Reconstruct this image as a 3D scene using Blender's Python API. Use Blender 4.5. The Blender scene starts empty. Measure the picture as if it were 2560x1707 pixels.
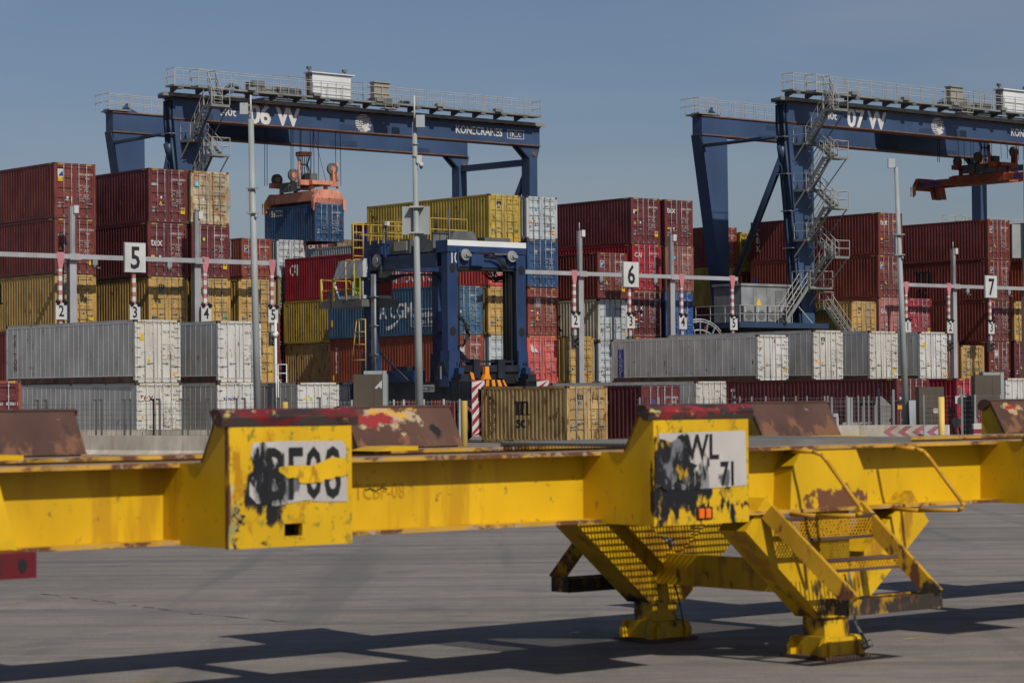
import bpy, bmesh, math, random
from math import sin, cos, pi, radians
from mathutils import Vector, Matrix
SC = bpy.context.scene
COL = SC.collection
random.seed(7)
# ---------------------------------------------------------------- camera
F_PX, PITCH, ROLL, CAMH, YAW = 6239.0, 0.02225, -0.008126, 2.105, 0.6944
_c, _s = cos(PITCH), sin(PITCH)
_r, _q = cos(ROLL), sin(ROLL)
RM = Matrix(((_r, 0, _q), (0, 1, 0), (-_q, 0, _r))) @ Matrix(((1, 0, 0), (0, _c, _s), (0, -_s, _c)))
RT = RM.transposed()
CPOS = Vector((0, 0, CAMH))
UD = Vector((cos(YAW), sin(YAW), 0)); VD = Vector((sin(YAW), -cos(YAW), 0))
cam = bpy.data.cameras.new('camera'); camo = bpy.data.objects.new('camera', cam); COL.objects.link(camo)
rt, fw, up = RT @ Vector((1, 0, 0)), RT @ Vector((0, 1, 0)), RT @ Vector((0, 0, 1))
mw = Matrix((rt, up, -fw)).transposed().to_4x4(); mw.translation = CPOS
camo.matrix_world = mw
cam.sensor_width = 36; cam.lens = 36 * F_PX / 2560; cam.clip_start = 0.5; cam.clip_end = 5000
cam.dof.use_dof = True; cam.dof.focus_distance = 135; cam.dof.aperture_fstop = 5.0
SC.camera = camo
# ---------------------------------------------------------------- light
SUN_EL, SUN_AZ = radians(42), radians(8)
SUN_DIR = VD * cos(SUN_AZ) - UD * sin(SUN_AZ)
sd = SUN_DIR.normalized()
w = bpy.data.worlds.new('World'); SC.world = w; w.use_nodes = True
nt = w.node_tree; nt.nodes.clear()
sky = nt.nodes.new('ShaderNodeTexSky'); sky.sky_type = 'NISHITA'; sky.sun_disc = False
sky.sun_elevation = SUN_EL; sky.sun_rotation = math.atan2(sd.x, sd.y)
sky.air_density = 1.0; sky.dust_density = 1.2; sky.ozone_density = 1.6; sky.altitude = 0
hs = nt.nodes.new('ShaderNodeHueSaturation'); hs.inputs['Saturation'].default_value = 1.0
bg = nt.nodes.new('ShaderNodeBackground'); bg.inputs[1].default_value = 0.050
ow = nt.nodes.new('ShaderNodeOutputWorld')
tn = nt.nodes.new('ShaderNodeMix'); tn.data_type = 'RGBA'; tn.blend_type = 'MULTIPLY'; tn.inputs[0].default_value = 1; tn.inputs[7].default_value = (.96, .98, 1.14, 1)
nt.links.new(sky.outputs[0], hs.inputs['Color']); nt.links.new(hs.outputs[0], tn.inputs[6]); 
tcw = nt.nodes.new('ShaderNodeTexCoord'); mpw = nt.nodes.new('ShaderNodeMapping'); mpw.inputs['Scale'].default_value = (1.2, 1.2, 9.0); mpw.inputs['Rotation'].default_value = (0, .12, 0)
nw = nt.nodes.new('ShaderNodeTexNoise'); nw.inputs['Scale'].default_value = 2.2; nw.inputs['Detail'].default_value = 7; nw.inputs['Roughness'].default_value = .55
rw = nt.nodes.new('ShaderNodeMapRange'); rw.inputs[1].default_value = .42; rw.inputs[2].default_value = .75; rw.inputs[4].default_value = .28
cw = nt.nodes.new('ShaderNodeMix'); cw.data_type = 'RGBA'; cw.inputs[7].default_value = (7.5, 7.9, 8.3, 1)
nt.links.new(tcw.outputs['Generated'], mpw.inputs[0]); nt.links.new(mpw.outputs[0], nw.inputs[0]); nt.links.new(nw.outputs[0], rw.inputs[0]); nt.links.new(rw.outputs[0], cw.inputs[0])
nt.links.new(tn.outputs[2], cw.inputs[6]); nt.links.new(cw.outputs[2], bg.inputs[0]); nt.links.new(bg.outputs[0], ow.inputs[0])
sl = bpy.data.lights.new('sun', 'SUN'); sl.energy = 3.5; sl.angle = radians(0.53); sl.color = (1.0, 0.95, 0.88)
so = bpy.data.objects.new('sun', sl); COL.objects.link(so)
so.rotation_euler = Vector((sd.x * cos(SUN_EL), sd.y * cos(SUN_EL), sin(SUN_EL))).to_track_quat('Z', 'Y').to_euler()
SC.view_settings.view_transform = 'Standard'; SC.view_settings.look = 'None'
SC.view_settings.exposure = 0.0; SC.view_settings.gamma = 1.0
SC.render.engine = 'CYCLES'; SC.cycles.max_bounces = 4; SC.cycles.diffuse_bounces = 1; SC.cycles.use_denoising = True
# ---------------------------------------------------------------- helpers
def uvz(u, v, z): return UD * u + VD * v + Vector((0, 0, z))
def ray(px, py): return RT @ Vector(((px - 1280) / F_PX, 1, -(py - 853.5) / F_PX))
def atd(px, py, d):
    r = ray(px, py); return CPOS + r * (d / r.y)
def tag(o, label=None, cat=None, group=None, kind=None):
    if label: o['label'] = label
    if cat: o['category'] = cat
    if group: o['group'] = group
    if kind: o['kind'] = kind
    return o
def thing(name, label, cat, loc, rz=YAW, group=None):
    o = bpy.data.objects.new(name, None); COL.objects.link(o); o.empty_display_size = 0.3
    o.location = loc; o.rotation_euler = (0, 0, rz)
    return tag(o, label, cat, group)
def inst(me, name, parent=None, loc=(0, 0, 0), rot=(0, 0, 0), mats=None):
    o = bpy.data.objects.new(name, me); COL.objects.link(o)
    o.location = loc; o.rotation_euler = rot
    if parent: o.parent = parent
    if mats:
        for i, m in enumerate(mats):
            if m and i < len(o.material_slots):
                o.material_slots[i].link = 'OBJECT'; o.material_slots[i].material = m
    return o
def copy_tree(o, parent=None):
    c = o.copy(); COL.objects.link(c); c.parent = parent
    for ch in list(o.children): copy_tree(ch, c)
    return c
class MB:
    def __init__(s): s.v = []; s.f = []; s.m = []; s.sm = []
    def quad(s, pts, m=0, smooth=False):
        n = len(s.v); s.v += [tuple(p) for p in pts]; s.f.append(tuple(range(n, n + len(pts)))); s.m.append(m); s.sm.append(smooth); return s
    def faces(s, vs, fs, m=0, smooth=False):
        n = len(s.v); s.v += [tuple(p) for p in vs]
        for f in fs: s.f.append(tuple(i + n for i in f)); s.m.append(m); s.sm.append(smooth)
        return s
    def box(s, x0, x1, y0, y1, z0, z1, m=0):
        return s.faces([(x0,y0,z0),(x1,y0,z0),(x1,y1,z0),(x0,y1,z0),(x0,y0,z1),(x1,y0,z1),(x1,y1,z1),(x0,y1,z1)],
            [(0,3,2,1),(4,5,6,7),(0,1,5,4),(1,2,6,5),(2,3,7,6),(3,0,4,7)], m)
    def prism(s, poly, ax, a0, a1, m=0):
        # poly: list of 2d points in the two other axes (in order); extruded on ax
        def P(p, a):
            return (a, p[0], p[1]) if ax == 'x' else ((p[0], a, p[1]) if ax == 'y' else (p[0], p[1], a))
        n = len(poly); vs = [P(p, a0) for p in poly] + [P(p, a1) for p in poly]
        fs = [tuple(range(n))[::-1], tuple(range(n, 2 * n))] + [(i, (i + 1) % n, n + (i + 1) % n, n + i) for i in range(n)]
        return s.faces(vs, fs, m)
    def cyl(s, p0, p1, r, n=10, m=0, r2=None, cap=True, smooth=True):
        p0, p1 = Vector(p0), Vector(p1); d = (p1 - p0); 
        if d.length < 1e-6: return s
        d.normalize(); a = d.orthogonal().normalized(); b = d.cross(a); r2 = r if r2 is None else r2
        vs = [p0 + (a * cos(2*pi*i/n) + b * sin(2*pi*i/n)) * r for i in range(n)] + [p1 + (a * cos(2*pi*i/n) + b * sin(2*pi*i/n)) * r2 for i in range(n)]
        s.faces(vs, [(i, (i+1) % n, n + (i+1) % n, n + i) for i in range(n)], m, smooth)
        if cap: s.faces(vs, [tuple(range(n))[::-1], tuple(range(n, 2*n))], m)
        return s
    def tube(s, pts, r, n=6, m=0):
        for a, b in zip(pts[:-1], pts[1:]): s.cyl(a, b, r, n, m)
        return s
    def beam(s, p0, p1, wy, hz, m=0):
        # rectangular bar between two points; wy = horizontal width, hz = height
        p0, p1 = Vector(p0), Vector(p1); d = (p1 - p0).normalized()
        h = d.cross(Vector((0, 0, 1)))
        h = Vector((0, 1, 0)) if h.length < 1e-4 else h.normalized()
        u = h.cross(d).normalized(); h, u = h * wy / 2, u * hz / 2
        vs = [p0 - h - u, p0 + h - u, p0 + h + u, p0 - h + u, p1 - h - u, p1 + h - u, p1 + h + u, p1 - h + u]
        return s.faces(vs, [(0,3,2,1),(4,5,6,7),(0,1,5,4),(1,2,6,5),(2,3,7,6),(3,0,4,7)], m)
    def rail(s, pts, h=1.1, r=0.022, step=1.5, m=0, closed=False, mid=True):
        # guard rail on a poly line
        if closed: pts = list(pts) + [pts[0]]
        for a, b in zip(pts[:-1], pts[1:]):
            a, b = Vector(a), Vector(b); n = max(1, int(round((b - a).length / step)))
            for i in range(n + 1):
                p = a.lerp(b, i / n); s.cyl(p, p + Vector((0, 0, h)), r, 4, m, cap=False)
            s.cyl(a + Vector((0, 0, h)), b + Vector((0, 0, h)), r, 4, m, cap=False)
            if mid: s.cyl(a + Vector((0, 0, h * .5)), b + Vector((0, 0, h * .5)), r, 4, m, cap=False)
        return s
    def mesh(s, name, mats):
        me = bpy.data.meshes.new(name); me.from_pydata(s.v, [], s.f)
        for m in mats: me.materials.append(m)
        me.polygons.foreach_set('material_index', s.m); me.polygons.foreach_set('use_smooth', s.sm)
        bm = bmesh.new(); bm.from_mesh(me); bmesh.ops.remove_doubles(bm, verts=bm.verts, dist=1e-5); bmesh.ops.recalc_face_normals(bm, faces=bm.faces); bm.to_mesh(me); bm.free()
        me.update(); return me
    def build(s, name, mats, parent=None, loc=(0, 0, 0), rot=(0, 0, 0)):
        if not isinstance(mats, (list, tuple)): mats = [mats]
        return inst(s.mesh(name, mats), name, parent, loc, rot)
# ---------------------------------------------------------------- materials
def nd(t, ty, **k):
    n = t.nodes.new(ty)
    for a, b in k.items(): setattr(n, a, b)
    return n
def mat(name, rgb, rough=0.55, metal=0.0, dirt=0.25, dscale=1.2, rust=0.0, rustc=(0.16, 0.06, 0.025), streak=0.0, spec=0.35, fleck=0.0, fleckc=(0.55, 0.5, 0.42), rscale=1.1):
    m = bpy.data.materials.new(name); m.use_nodes = True; t = m.node_tree; b = t.nodes['Principled BSDF']
    b.inputs['Roughness'].default_value = rough; b.inputs['Metallic'].default_value = metal
    b.inputs['Specular IOR Level'].default_value = spec
    co = nd(t, 'ShaderNodeTexCoord'); oi = nd(t, 'ShaderNodeObjectInfo')
    ad = nd(t, 'ShaderNodeVectorMath', operation='MULTIPLY_ADD'); cv = nd(t, 'ShaderNodeCombineXYZ')
    for i in range(3): t.links.new(oi.outputs['Random'], cv.inputs[i])
    t.links.new(cv.outputs[0], ad.inputs[0]); ad.inputs[1].default_value = (37, 53, 71); t.links.new(co.outputs['Object'], ad.inputs[2])
    def noise(scale, sc=(1, 1, 1), detail=4):
        mp = nd(t, 'ShaderNodeMapping'); mp.inputs['Scale'].default_value = sc; t.links.new(ad.outputs[0], mp.inputs[0])
        n = nd(t, 'ShaderNodeTexNoise'); n.inputs['Scale'].default_value = scale; n.inputs['Detail'].default_value = detail
        t.links.new(mp.outputs[0], n.inputs['Vector']); return n.outputs[0]
    def ramp(src, a, c):
        r = nd(t, 'ShaderNodeMapRange'); r.inputs[1].default_value = a; r.inputs[2].default_value = c; t.links.new(src, r.inputs[0]); return r.outputs[0]
    def mix(fac, A, B):
        x = nd(t, 'ShaderNodeMix', data_type='RGBA'); 
        if isinstance(fac, float): x.inputs[0].default_value = fac
        else: t.links.new(fac, x.inputs[0])
        for i, c in ((6, A), (7, B)):
            if isinstance(c, tuple): x.inputs[i].default_value = (*c, 1)
            else: t.links.new(c, x.inputs[i])
        return x.outputs[2]
    dark = tuple(c * (1 - dirt) * .9 for c in rgb); lite = tuple(min(1, c * (1 + dirt * .6) + .012 * dirt) for c in rgb)
    col = mix(ramp(noise(dscale, (1, 1, .6), 5), .3, .7), dark, lite)
    if streak:
        st = nd(t, 'ShaderNodeMath', operation='MULTIPLY'); t.links.new(ramp(noise(3.5, (1, 1, .07), 5), .5, .78), st.inputs[0]); st.inputs[1].default_value = streak
        col = mix(st.outputs[0], col, tuple(c * .45 + .02 for c in rgb))
    if rust:
        a = ramp(noise(rscale * 3.2, (1, 1, .45), 8), .66 - rust * .3, .74 - rust * .25)
        col = mix(a, col, rustc)
    if fleck:
        a = ramp(noise(9.0, (1, 1, 1), 6), .72 - fleck * .2, .76 - fleck * .2)
        col = mix(a, col, fleckc)
    t.links.new(col, b.inputs['Base Color'])
    return m
M = {}
def pm(k, rgb, **kw): M[k] = mat(k, rgb, **kw)
pc = dict(rough=.55, dirt=.28, rust=.12, streak=.35)
pm('maroon', (.125, .028, .030), **pc); pm('brownred', (.165, .038, .030), **pc); pm('brick', (.24, .058, .038), **pc)
pm('browntex', (.23, .085, .065), **{**pc, 'dirt': .35}); pm('orangebrown', (.28, .06, .028), **pc)
pm('tritonred', (.20, .04, .03), **pc); pm('crimson', (.30, .018, .028), **pc); pm('cairose', (.29, .035, .05), **pc)
pm('pinkred', (.38, .14, .12), **pc); pm('hsred', (.60, .065, .05), **pc); pm('hspink', (.55, .10, .085), **pc)
pm('mscyel', (.45, .28, .085), **{**pc, 'rust': .10}); pm('mscyel2', (.43, .30, .05), **pc); pm('mscold', (.44, .29, .11), **{**pc, 'rust': .3, 'dirt': .35})
pm('cma', (.045, .105, .17), **pc); pm('navy', (.03, .07, .155), **pc); pm('blue', (.03, .08, .25), **pc); pm('seco', (.022, .065, .14), **{**pc, 'rust': .2})
pm('white', (.56, .57, .56), **{**pc, 'rust': .16, 'dirt': .15}); pm('ltgrey', (.42, .45, .46), **{**pc, 'rust': .16, 'dirt': .15})
pm('cream', (.46, .44, .36), **{**pc, 'rust': .12}); pm('beige', (.42, .35, .22), rough=.7, dirt=.4, rust=.62, rustc=(.30, .15, .06), streak=.5)
pm('dkgrey', (.23, .24, .23), **pc); pm('olive', (.21, .17, .09), **pc); pm('reef', (.55, .54, .50), rough=.45, dirt=.14, rust=.05, streak=.3)
pm('reefbeige', (.53, .51, .45), rough=.45, dirt=.16, rust=.12, streak=.35); pm('reefside', (.54, .52, .475), rough=.4, dirt=.16, rust=.04, streak=.35)
pm('reefline', (.70, .68, .63), rough=.5, dirt=.1); pm('cast', (.10, .06, .045), dirt=.5, rough=.8, rust=.4)
pm('galv', (.30, .31, .31), rough=.5, dirt=.3, metal=.25); pm('galvl', (.42, .43, .42), rough=.5, dirt=.25, metal=.1)
pm('black', (.012, .012, .012), rough=.6); pm('hzy', (.62, .42, .03), dirt=.2, rough=.6); pm('rubber', (.02, .02, .02), rough=.8, dirt=.3)
pm('ink', (.015, .015, .016), rough=.6, dirt=.2); pm('wht', (.62, .60, .56), rough=.6, dirt=.12, fleck=.1, fleckc=(.3, .2, .16)); pm('mrn', (.20, .03, .04), dirt=.2); pm('inkblue', (.03, .07, .30), dirt=.2); pm('inkred', (.5, .03, .03))
pm('label_y', (.72, .45, .02), dirt=.15); pm('label_o', (.75, .34, .02), dirt=.15); pm('plate', (.25, .24, .23), dirt=.3); pm('cyan', (.12, .45, .58)); pm('green', (.03, .33, .14)); pm('lime', (.35, .50, .03))
pm('paper', (.52, .52, .50), dirt=.1); pm('logoblue', (.03, .05, .28)); pm('logoyel', (.65, .55, .02)); pm('magenta', (.45, .06, .2))
pm('craneblue', (.040, .074, .150), rough=.45, dirt=.16, dscale=.35, streak=.25, spec=.4); pm('craneblue2', (.028, .052, .10), rough=.45, dirt=.15, dscale=.35)
pm('cranedk', (.03, .055, .10), rough=.6, dirt=.3); pm('rustedge', (.16, .085, .06), dirt=.4, rough=.8); pm('cgrey', (.21, .215, .20), rough=.6, dirt=.25); pm('cgreydk', (.12, .125, .12), rough=.6, dirt=.3)
pm('railing', (.40, .39, .355), rough=.6, dirt=.15); pm('house', (.66, .67, .66), rough=.5, dirt=.08, dscale=.4); pm('cab', (.30, .27, .22), rough=.6, dirt=.15)
pm('sprd', (.60, .25, .16), rough=.6, dirt=.25, rust=.2, rustc=(.2, .08, .04)); pm('sprd2', (.36, .085, .035), rough=.6, dirt=.3, rust=.2); pm('flip', (.75, .28, .02), dirt=.2)
pm('scblue', (.018, .042, .115), rough=.45, dirt=.22, streak=.3); pm('scdark', (.014, .017, .028), rough=.6, dirt=.4); pm('scorange', (.80, .27, .02), dirt=.2); pm('scyel', (.52, .34, .06), rough=.5, dirt=.15)
pm('pole', (.30, .325, .315), rough=.6, dirt=.12, rust=.0); pm('gant', (.33, .33, .34), rough=.6, dirt=.1); pm('gantdk', (.36, .32, .32), rough=.6, dirt=.12)
pm('concrete', (.52, .46, .37), rough=.9, dirt=.22, streak=.35, rust=.02, rustc=(.3, .16, .08)); pm('fence', (.22, .22, .215), rough=.6, dirt=.2); pm('fencedk', (.09, .095, .09), rough=.6, dirt=.2)
pm('brown', (.095, .075, .055), rough=.5, dirt=.12, dscale=.8); pm('bollard', (.75, .50, .13), rough=.6, dirt=.12, rust=.03); pm('barw', (.60, .57, .53), dirt=.15, rust=.05); pm('barr', (.30, .03, .045), dirt=.2); pm('rosy', (.42, .16, .16), dirt=.2); pm('pinkpaint', (.50, .19, .21), dirt=.1)
pm('hivis', (.30, .62, .02), dirt=.15, rough=.8); pm('skin', (.45, .25, .17), dirt=.1); pm('trous', (.05, .055, .07), dirt=.2); pm('glassdk', (.02, .02, .02), rough=.1)
# ---------------------------------------------------------------- text
_tc = {}
def text_data(s, size, bold=0.0, align='LEFT', spacing=1.0, line=1.0, squeeze=1.0):
    key = (s, size, bold, align, spacing, line, squeeze)
    if key in _tc: return _tc[key]
    cu = bpy.data.curves.new('t', 'FONT'); cu.body = s; cu.size = size; cu.align_x = align; cu.resolution_u = 2
    cu.offset = bold * size; cu.space_character = spacing; cu.space_line = line; cu.fill_mode = 'FRONT'
    ob = bpy.data.objects.new('t', cu); COL.objects.link(ob)
    dg = bpy.context.evaluated_depsgraph_get(); me = bpy.data.meshes.new_from_object(ob.evaluated_get(dg))
    vs = [(v.co.x * squeeze, v.co.y) for v in me.vertices]; fs = [tuple(p.vertices) for p in me.polygons]
    bpy.data.objects.remove(ob); bpy.data.curves.remove(cu); bpy.data.meshes.remove(me)
    _tc[key] = (vs, fs); return _tc[key]
def text_front(s, size, x, z, m, parent, name='lettering', y=-0.004, **k):
    vs, fs = text_data(s, size, **k)
    b = MB(); b.faces([(p[0], 0, p[1]) for p in vs], fs, 0)
    return b.build(name, m, parent, (x, y, z))
CP = (0.072, 0.068, 0.070, 0.068); CPER = sum(CP); CDEP = 0.036
def corr(s):
    s = s % CPER
    if s < CP[0]: return 0.0
    if s < CP[0] + CP[1]: return CDEP * (s - CP[0]) / CP[1]
    if s < CP[0] + CP[1] + CP[2]: return CDEP
    return CDEP * (1 - (s - CP[0] - CP[1] - CP[2]) / CP[3])
Y0C = 0.17
def side_shape(vs, fs, m, parent, L, name='lettering', corrug=True, x0=-1.219, off=0.007):
    """paint-thin shape on the left side wall: (y, z) plane, following the corrugation"""
    bm = bmesh.new(); bv = [bm.verts.new((0, p[0], p[1])) for p in vs]
    for f in fs:
        try: bm.faces.new([bv[i] for i in f])
        except ValueError: pass
    if corrug:
        ys = [p[0] for p in vs]; a = min(ys); bb = max(ys)
        k = int((a - Y0C) / CPER) - 1
        while k * CPER + Y0C < bb:
            acc = k * CPER + Y0C
            for d in CP:
                acc += d
                if a < acc < bb:
                    bmesh.ops.bisect_plane(bm, geom=bm.verts[:] + bm.edges[:] + bm.faces[:], plane_co=(0, acc, 0), plane_no=(0, 1, 0))
            k += 1
        for v in bm.verts: v.co.x = x0 + 0.006 + corr(v.co.y - Y0C) - off
    else:
        for v in bm.verts: v.co.x = x0 - off
    me = bpy.data.meshes.new(name); me.materials.append(m); bm.to_mesh(me); bm.free()
    return inst(me, name, parent)
def side_text(s, size, yfar, z, m, parent, L, corrug=True, squeeze=1.0, **k):
    # yfar: y of the left (far) edge of the lettering
    vs, fs = text_data(s, size, squeeze=squeeze, **k)
    return side_shape([(yfar - p[0], p[1] + z) for p in vs], fs, m, parent, L, corrug=corrug)
def msc_shapes(h):
    """serif m over a rule over sc; returns (verts, faces) 2D of height h"""
    vs, fs = [], []
    def add(P): n = len(vs); vs.extend(P); fs.append(tuple(range(n, n + len(P))))
    k = h
    for i in range(3):
        x = .10 * k + i * .27 * k
        add([(x, .52*k), (x + .155*k, .52*k), (x + .155*k, .92*k), (x + .06*k, 1.0*k), (x, .95*k)])
        add([(x - .05*k, .50*k), (x + .20*k, .50*k), (x + .20*k, .535*k), (x - .05*k, .535*k)])
        if i < 2: add([(x + .15*k, .86*k), (x + .28*k, .93*k), (x + .28*k, 1.0*k), (x + .15*k, .95*k)])
    add([(-.02*k, .885*k), (.12*k, .95*k), (.12*k, 1.0*k), (0, .96*k)])
    t, tf = text_data('sc', .62 * k, bold=.022, spacing=.95)
    n = len(vs); vs.extend([(p[0] + .12*k, p[1] + .06*k) for p in t]); fs.extend([tuple(i + n for i in f) for f in tf])
    return vs, fs
# ---------------------------------------------------------------- container meshes
W = 2.438
_mc = {}
TYPES = {'H40': (12.192, 2.896), 'S40': (12.192, 2.591), 'S20': (6.058, 2.591), 'R40': (12.192, 2.896), 'RS40': (12.192, 2.591)}
def m_body(ty, dst):
    k = ('body', ty, dst)
    if k in _mc: return _mc[k]
    L, H = TYPES[ty]; b = MB(); x = W / 2; reefer = ty[0] == 'R'
    hd = .12 if not reefer else .10
    for s in (-1, 1):
        a, c = (s * x, s * (x - .11)) if s < 0 else (s * (x - .11), s * x)
        b.box(a, c, .0, .16, .118, H - .118, 0)                 # near posts
        b.box(a, c, L - .16, L, .118, H - .118, 0)
        a, c = (-x + .002, -x + .06) if s < 0 else (x - .06, x - .002)
        b.box(a, c, .17, L - .17, H - .11, H - .005, 0)           # top side rail
        b.box(a, c, .17, L - .17, .02, .16 if not reefer else .30, 1 if reefer else 0)
    b.box(-x + .11, x - .11, .0, .11, H - hd - .02, H - .015, 0)  # header
    b.box(-x + .11, x - .11, .005, .12, .015, .15, 0)             # sill
    b.box(-x + .11, x - .11, L - .1, L, .015, H - .015, 0)        # rear wall
    b.box(-x + .06, x - .06, .12, L - .11, .13, .17, 0)           # floor
    b.box(-x + .06, x - .06, .12, L - .11, H - .05, H - .02, 0)   # roof
    for i in range(16 if L > 8 else 8):                          # floor cross members
        y = .5 + i * (L - 1) / (15 if L > 8 else 7); b.box(-x + .061, x - .061, y, y + .05, .03, .13, 1)
    b.box(-x + .115, x - .115, .075, .10, .15, H - hd - .02, 2)   # black gasket plane behind the leaves
    if ty in ('H40', 'R40'):
        for s in (-1, 1):
            for i in range(4):
                cx = s * (x - .27 - .065 * i); q = .02 * 1
                b.quad([(cx - .03, -.003, H - .115), (cx + .0, -.003, H - .115), (cx + .045, -.003, H - .03), (cx + .015, -.003, H - .03)], 3)
        for i in range(4):
            cy = .32 + .1 * i
            b.quad([(-x - .002, cy, H - .10), (-x - .002, cy + .05, H - .10), (-x - .002, cy + .01, H - .02), (-x - .002, cy - .04, H - .02)], 3)
    if ty == 'S20':
        for y in (1.95, 3.75): b.box(-x - .001, -x + .03, y, y + .36, .022, .14, 2)
    _mc[k] = b.mesh('body', [M['brick'], M['cast'], M['black'], M['hzy']]); return _mc[k]
def m_casting():
    if 'cast' in _mc: return _mc['cast']
    b = MB(); b.box(-.089, .089, 0, .162, 0, .118, 0)
    def oval(pl):
        P = []
        for i in range(10):
            a = 2 * pi * i / 10; P.append((.045 * cos(a), .03 * sin(a)))
        return P
    b.quad([(p[0], -.002, .059 + p[1]) for p in oval(0)], 1)
    b.quad([(-.091, .081 + p[0], .059 + p[1]) for p in oval(0)], 1)
    b.quad([(.091, .081 + p[0], .059 + p[1]) for p in oval(0)], 1)
    b.quad([(p[0], .164, .059 + p[1]) for p in oval(0)], 1)
    _mc['cast'] = b.mesh('corner_casting', [M['cast'], M['black']]); return _mc['cast']
def m_side(ty, s):
    k = ('side', ty, s)
    if k in _mc: return _mc[k]
    L, H = TYPES[ty]; b = MB(); x = -W / 2
    z0, z1 = .16, H - .11
    if ty[0] == 'R':
        b.box(x + .008, x + .05, .16, L - .16, .30, z1, 0)
        b.box(x + .001, x + .008, .17, L - .17, .30, .345, 1); b.box(x + .001, x + .008, .17, L - .17, z1 - .05, z1, 1)
        y = .55
        while y < L - .3:
            b.box(x + .001, x + .008, y, y + .02, .345, z1 - .05, 1); y += .455
        b.box(x + .02, x + .05, .16, L - .16, .16, .30, 2)
    else:
        ys = [(.16, .006)]; y = Y0C; p = 0
        while y < L - .2:
            acc = y
            for i, d in enumerate(CP):
                ys.append((acc, .006 + (0, 0, CDEP, CDEP)[i])); acc += d
            y += CPER
        ys.append((L - .16, .006))
        vs = []; fs = []
        for (yy, d) in ys: vs += [(x + d, yy, z0), (x + d, yy, z0 + .045), (x + d, yy, z1 - .045), (x + d, yy, z1)]
        for i in range(len(ys)):
            for q, e in ((0, .004), (3, .004)): vs[4*i+q] = (x + .012, vs[4*i+q][1], vs[4*i+q][2])
        for i in range(len(ys) - 1):
            for q in range(3): fs.append((4*i+q, 4*i+4+q, 4*i+5+q, 4*i+1+q))
        b.faces(vs, fs, 0)
        for y in (.42, L - .47): b.box(x - .002, x + .03, y, y + .13, z1 - .18, z1 - .09, 0)      # vents
    me = b.mesh('side_panel', [M['brick'], M['reefline'], M['cast']])
    if s > 0:
        me.transform(Matrix.Scale(-1, 4, (1, 0, 0))); me.flip_normals()
    _mc[k] = me; return me
def m_leaf(ty, dst, s):
    """one door leaf; s = -1 left, +1 right; local x 0 at container centre"""
    k = ('leaf', ty, dst, s)
    if k in _mc: return _mc[k]
    L, H = TYPES[ty]; b = MB(); x0, x1 = (.012, 1.105); z0, z1 = .155, H - .15
    yf = .018
    if dst == 'R':
        b.box(x0, x1, yf, .07, z0, z1, 0)
        b.box(x1 - .035, x1 - .025, yf - .004, yf, z0 + .04, z1 - .04, 1)
        b.box(x0 + .02, x1 - .03, yf - .004, yf, z0 + .03, z0 + .045, 1); b.box(x0 + .02, x1 - .03, yf - .004, yf, z1 - .045, z1 - .03, 1)
        for i in range(6):
            z = z0 + .18 + i * (z1 - z0 - .36) / 5; b.box(x1 - .20, x1 + .11, yf - .045, yf - .004, z - .055, z + .055, 0)
            b.box(x1 - .05, x1 + .0, yf - .06, yf - .045, z - .04, z + .04, 0)
    else:
        n, hh = (5, .20) if dst == 'A' else ((3, .0) if dst == 'B' else (4, .26))
        if dst == 'B':
            b.box(x0, x1, yf, .07, z0, z1, 0)
            for i in range(4):
                z = z0 + (i + 1) * (z1 - z0) / 5
                b.box(x0 + .12, x1 - .10, yf - .012, yf, z - .012, z + .012, 1)
                b.box(x1 - .10, x1 - .08, yf - .012, yf, z - .10, z + .012, 1)
        else:
            # frame strips + pockets
            zs = [z0]; cs = []
            for i in range(n):
                c = z0 + (i + .5) * (z1 - z0) / n; cs.append(c)
            ax, bx = x0 + .10, x1 - .09
            b.quad([(x0, yf, z0), (ax, yf, z0), (ax, yf, z1), (x0, yf, z1)]); b.quad([(bx, yf, z0), (x1, yf, z0), (x1, yf, z1), (bx, yf, z1)])
            prev = z0
            for c in cs:
                a, d = c - hh / 2 - .05, c + hh / 2 + .05
                b.quad([(ax, yf, prev), (bx, yf, prev), (bx, yf, a), (ax, yf, a)])
                i0, i1, dd = ax + .03, bx - .03, yf + .045
                b.quad([(ax, yf, a), (bx, yf, a), (i1, dd, a + .05), (i0, dd, a + .05)])
                b.quad([(i0, dd, d - .05), (i1, dd, d - .05), (bx, yf, d), (ax, yf, d)])
                b.quad([(ax, yf, a), (i0, dd, a + .05), (i0, dd, d - .05), (ax, yf, d)])
                b.quad([(bx, yf, d), (i1, dd, d - .05), (i1, dd, a + .05), (bx, yf, a)])
                b.quad([(i0, dd, a + .05), (i1, dd, a + .05), (i1, dd, d - .05), (i0, dd, d - .05)])
                prev = d
            b.quad([(ax, yf, prev), (bx, yf, prev), (bx, yf, z1), (ax, yf, z1)])
            for (X,) in ((x0,), (x1,)): b.quad([(X, yf, z0), (X, .07, z0), (X, .07, z1), (X, yf, z1)])
        for i in range(4 if dst != 'B' else 5):
            z = z0 + .22 + i * (z1 - z0 - .44) / 3.0 if dst != 'B' else z0 + .2 + i * (z1 - z0 - .4) / 4
            b.box(x1 - .04, x1 + .03, yf - .025, yf - .002, z - .05, z + .05, 0)
    me = b.mesh('door', [M['brick'], M['black']])
    if s < 0: me.transform(Matrix.Scale(-1, 4, (1, 0, 0))); me.flip_normals()
    _mc[k] = me; return me
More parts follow.
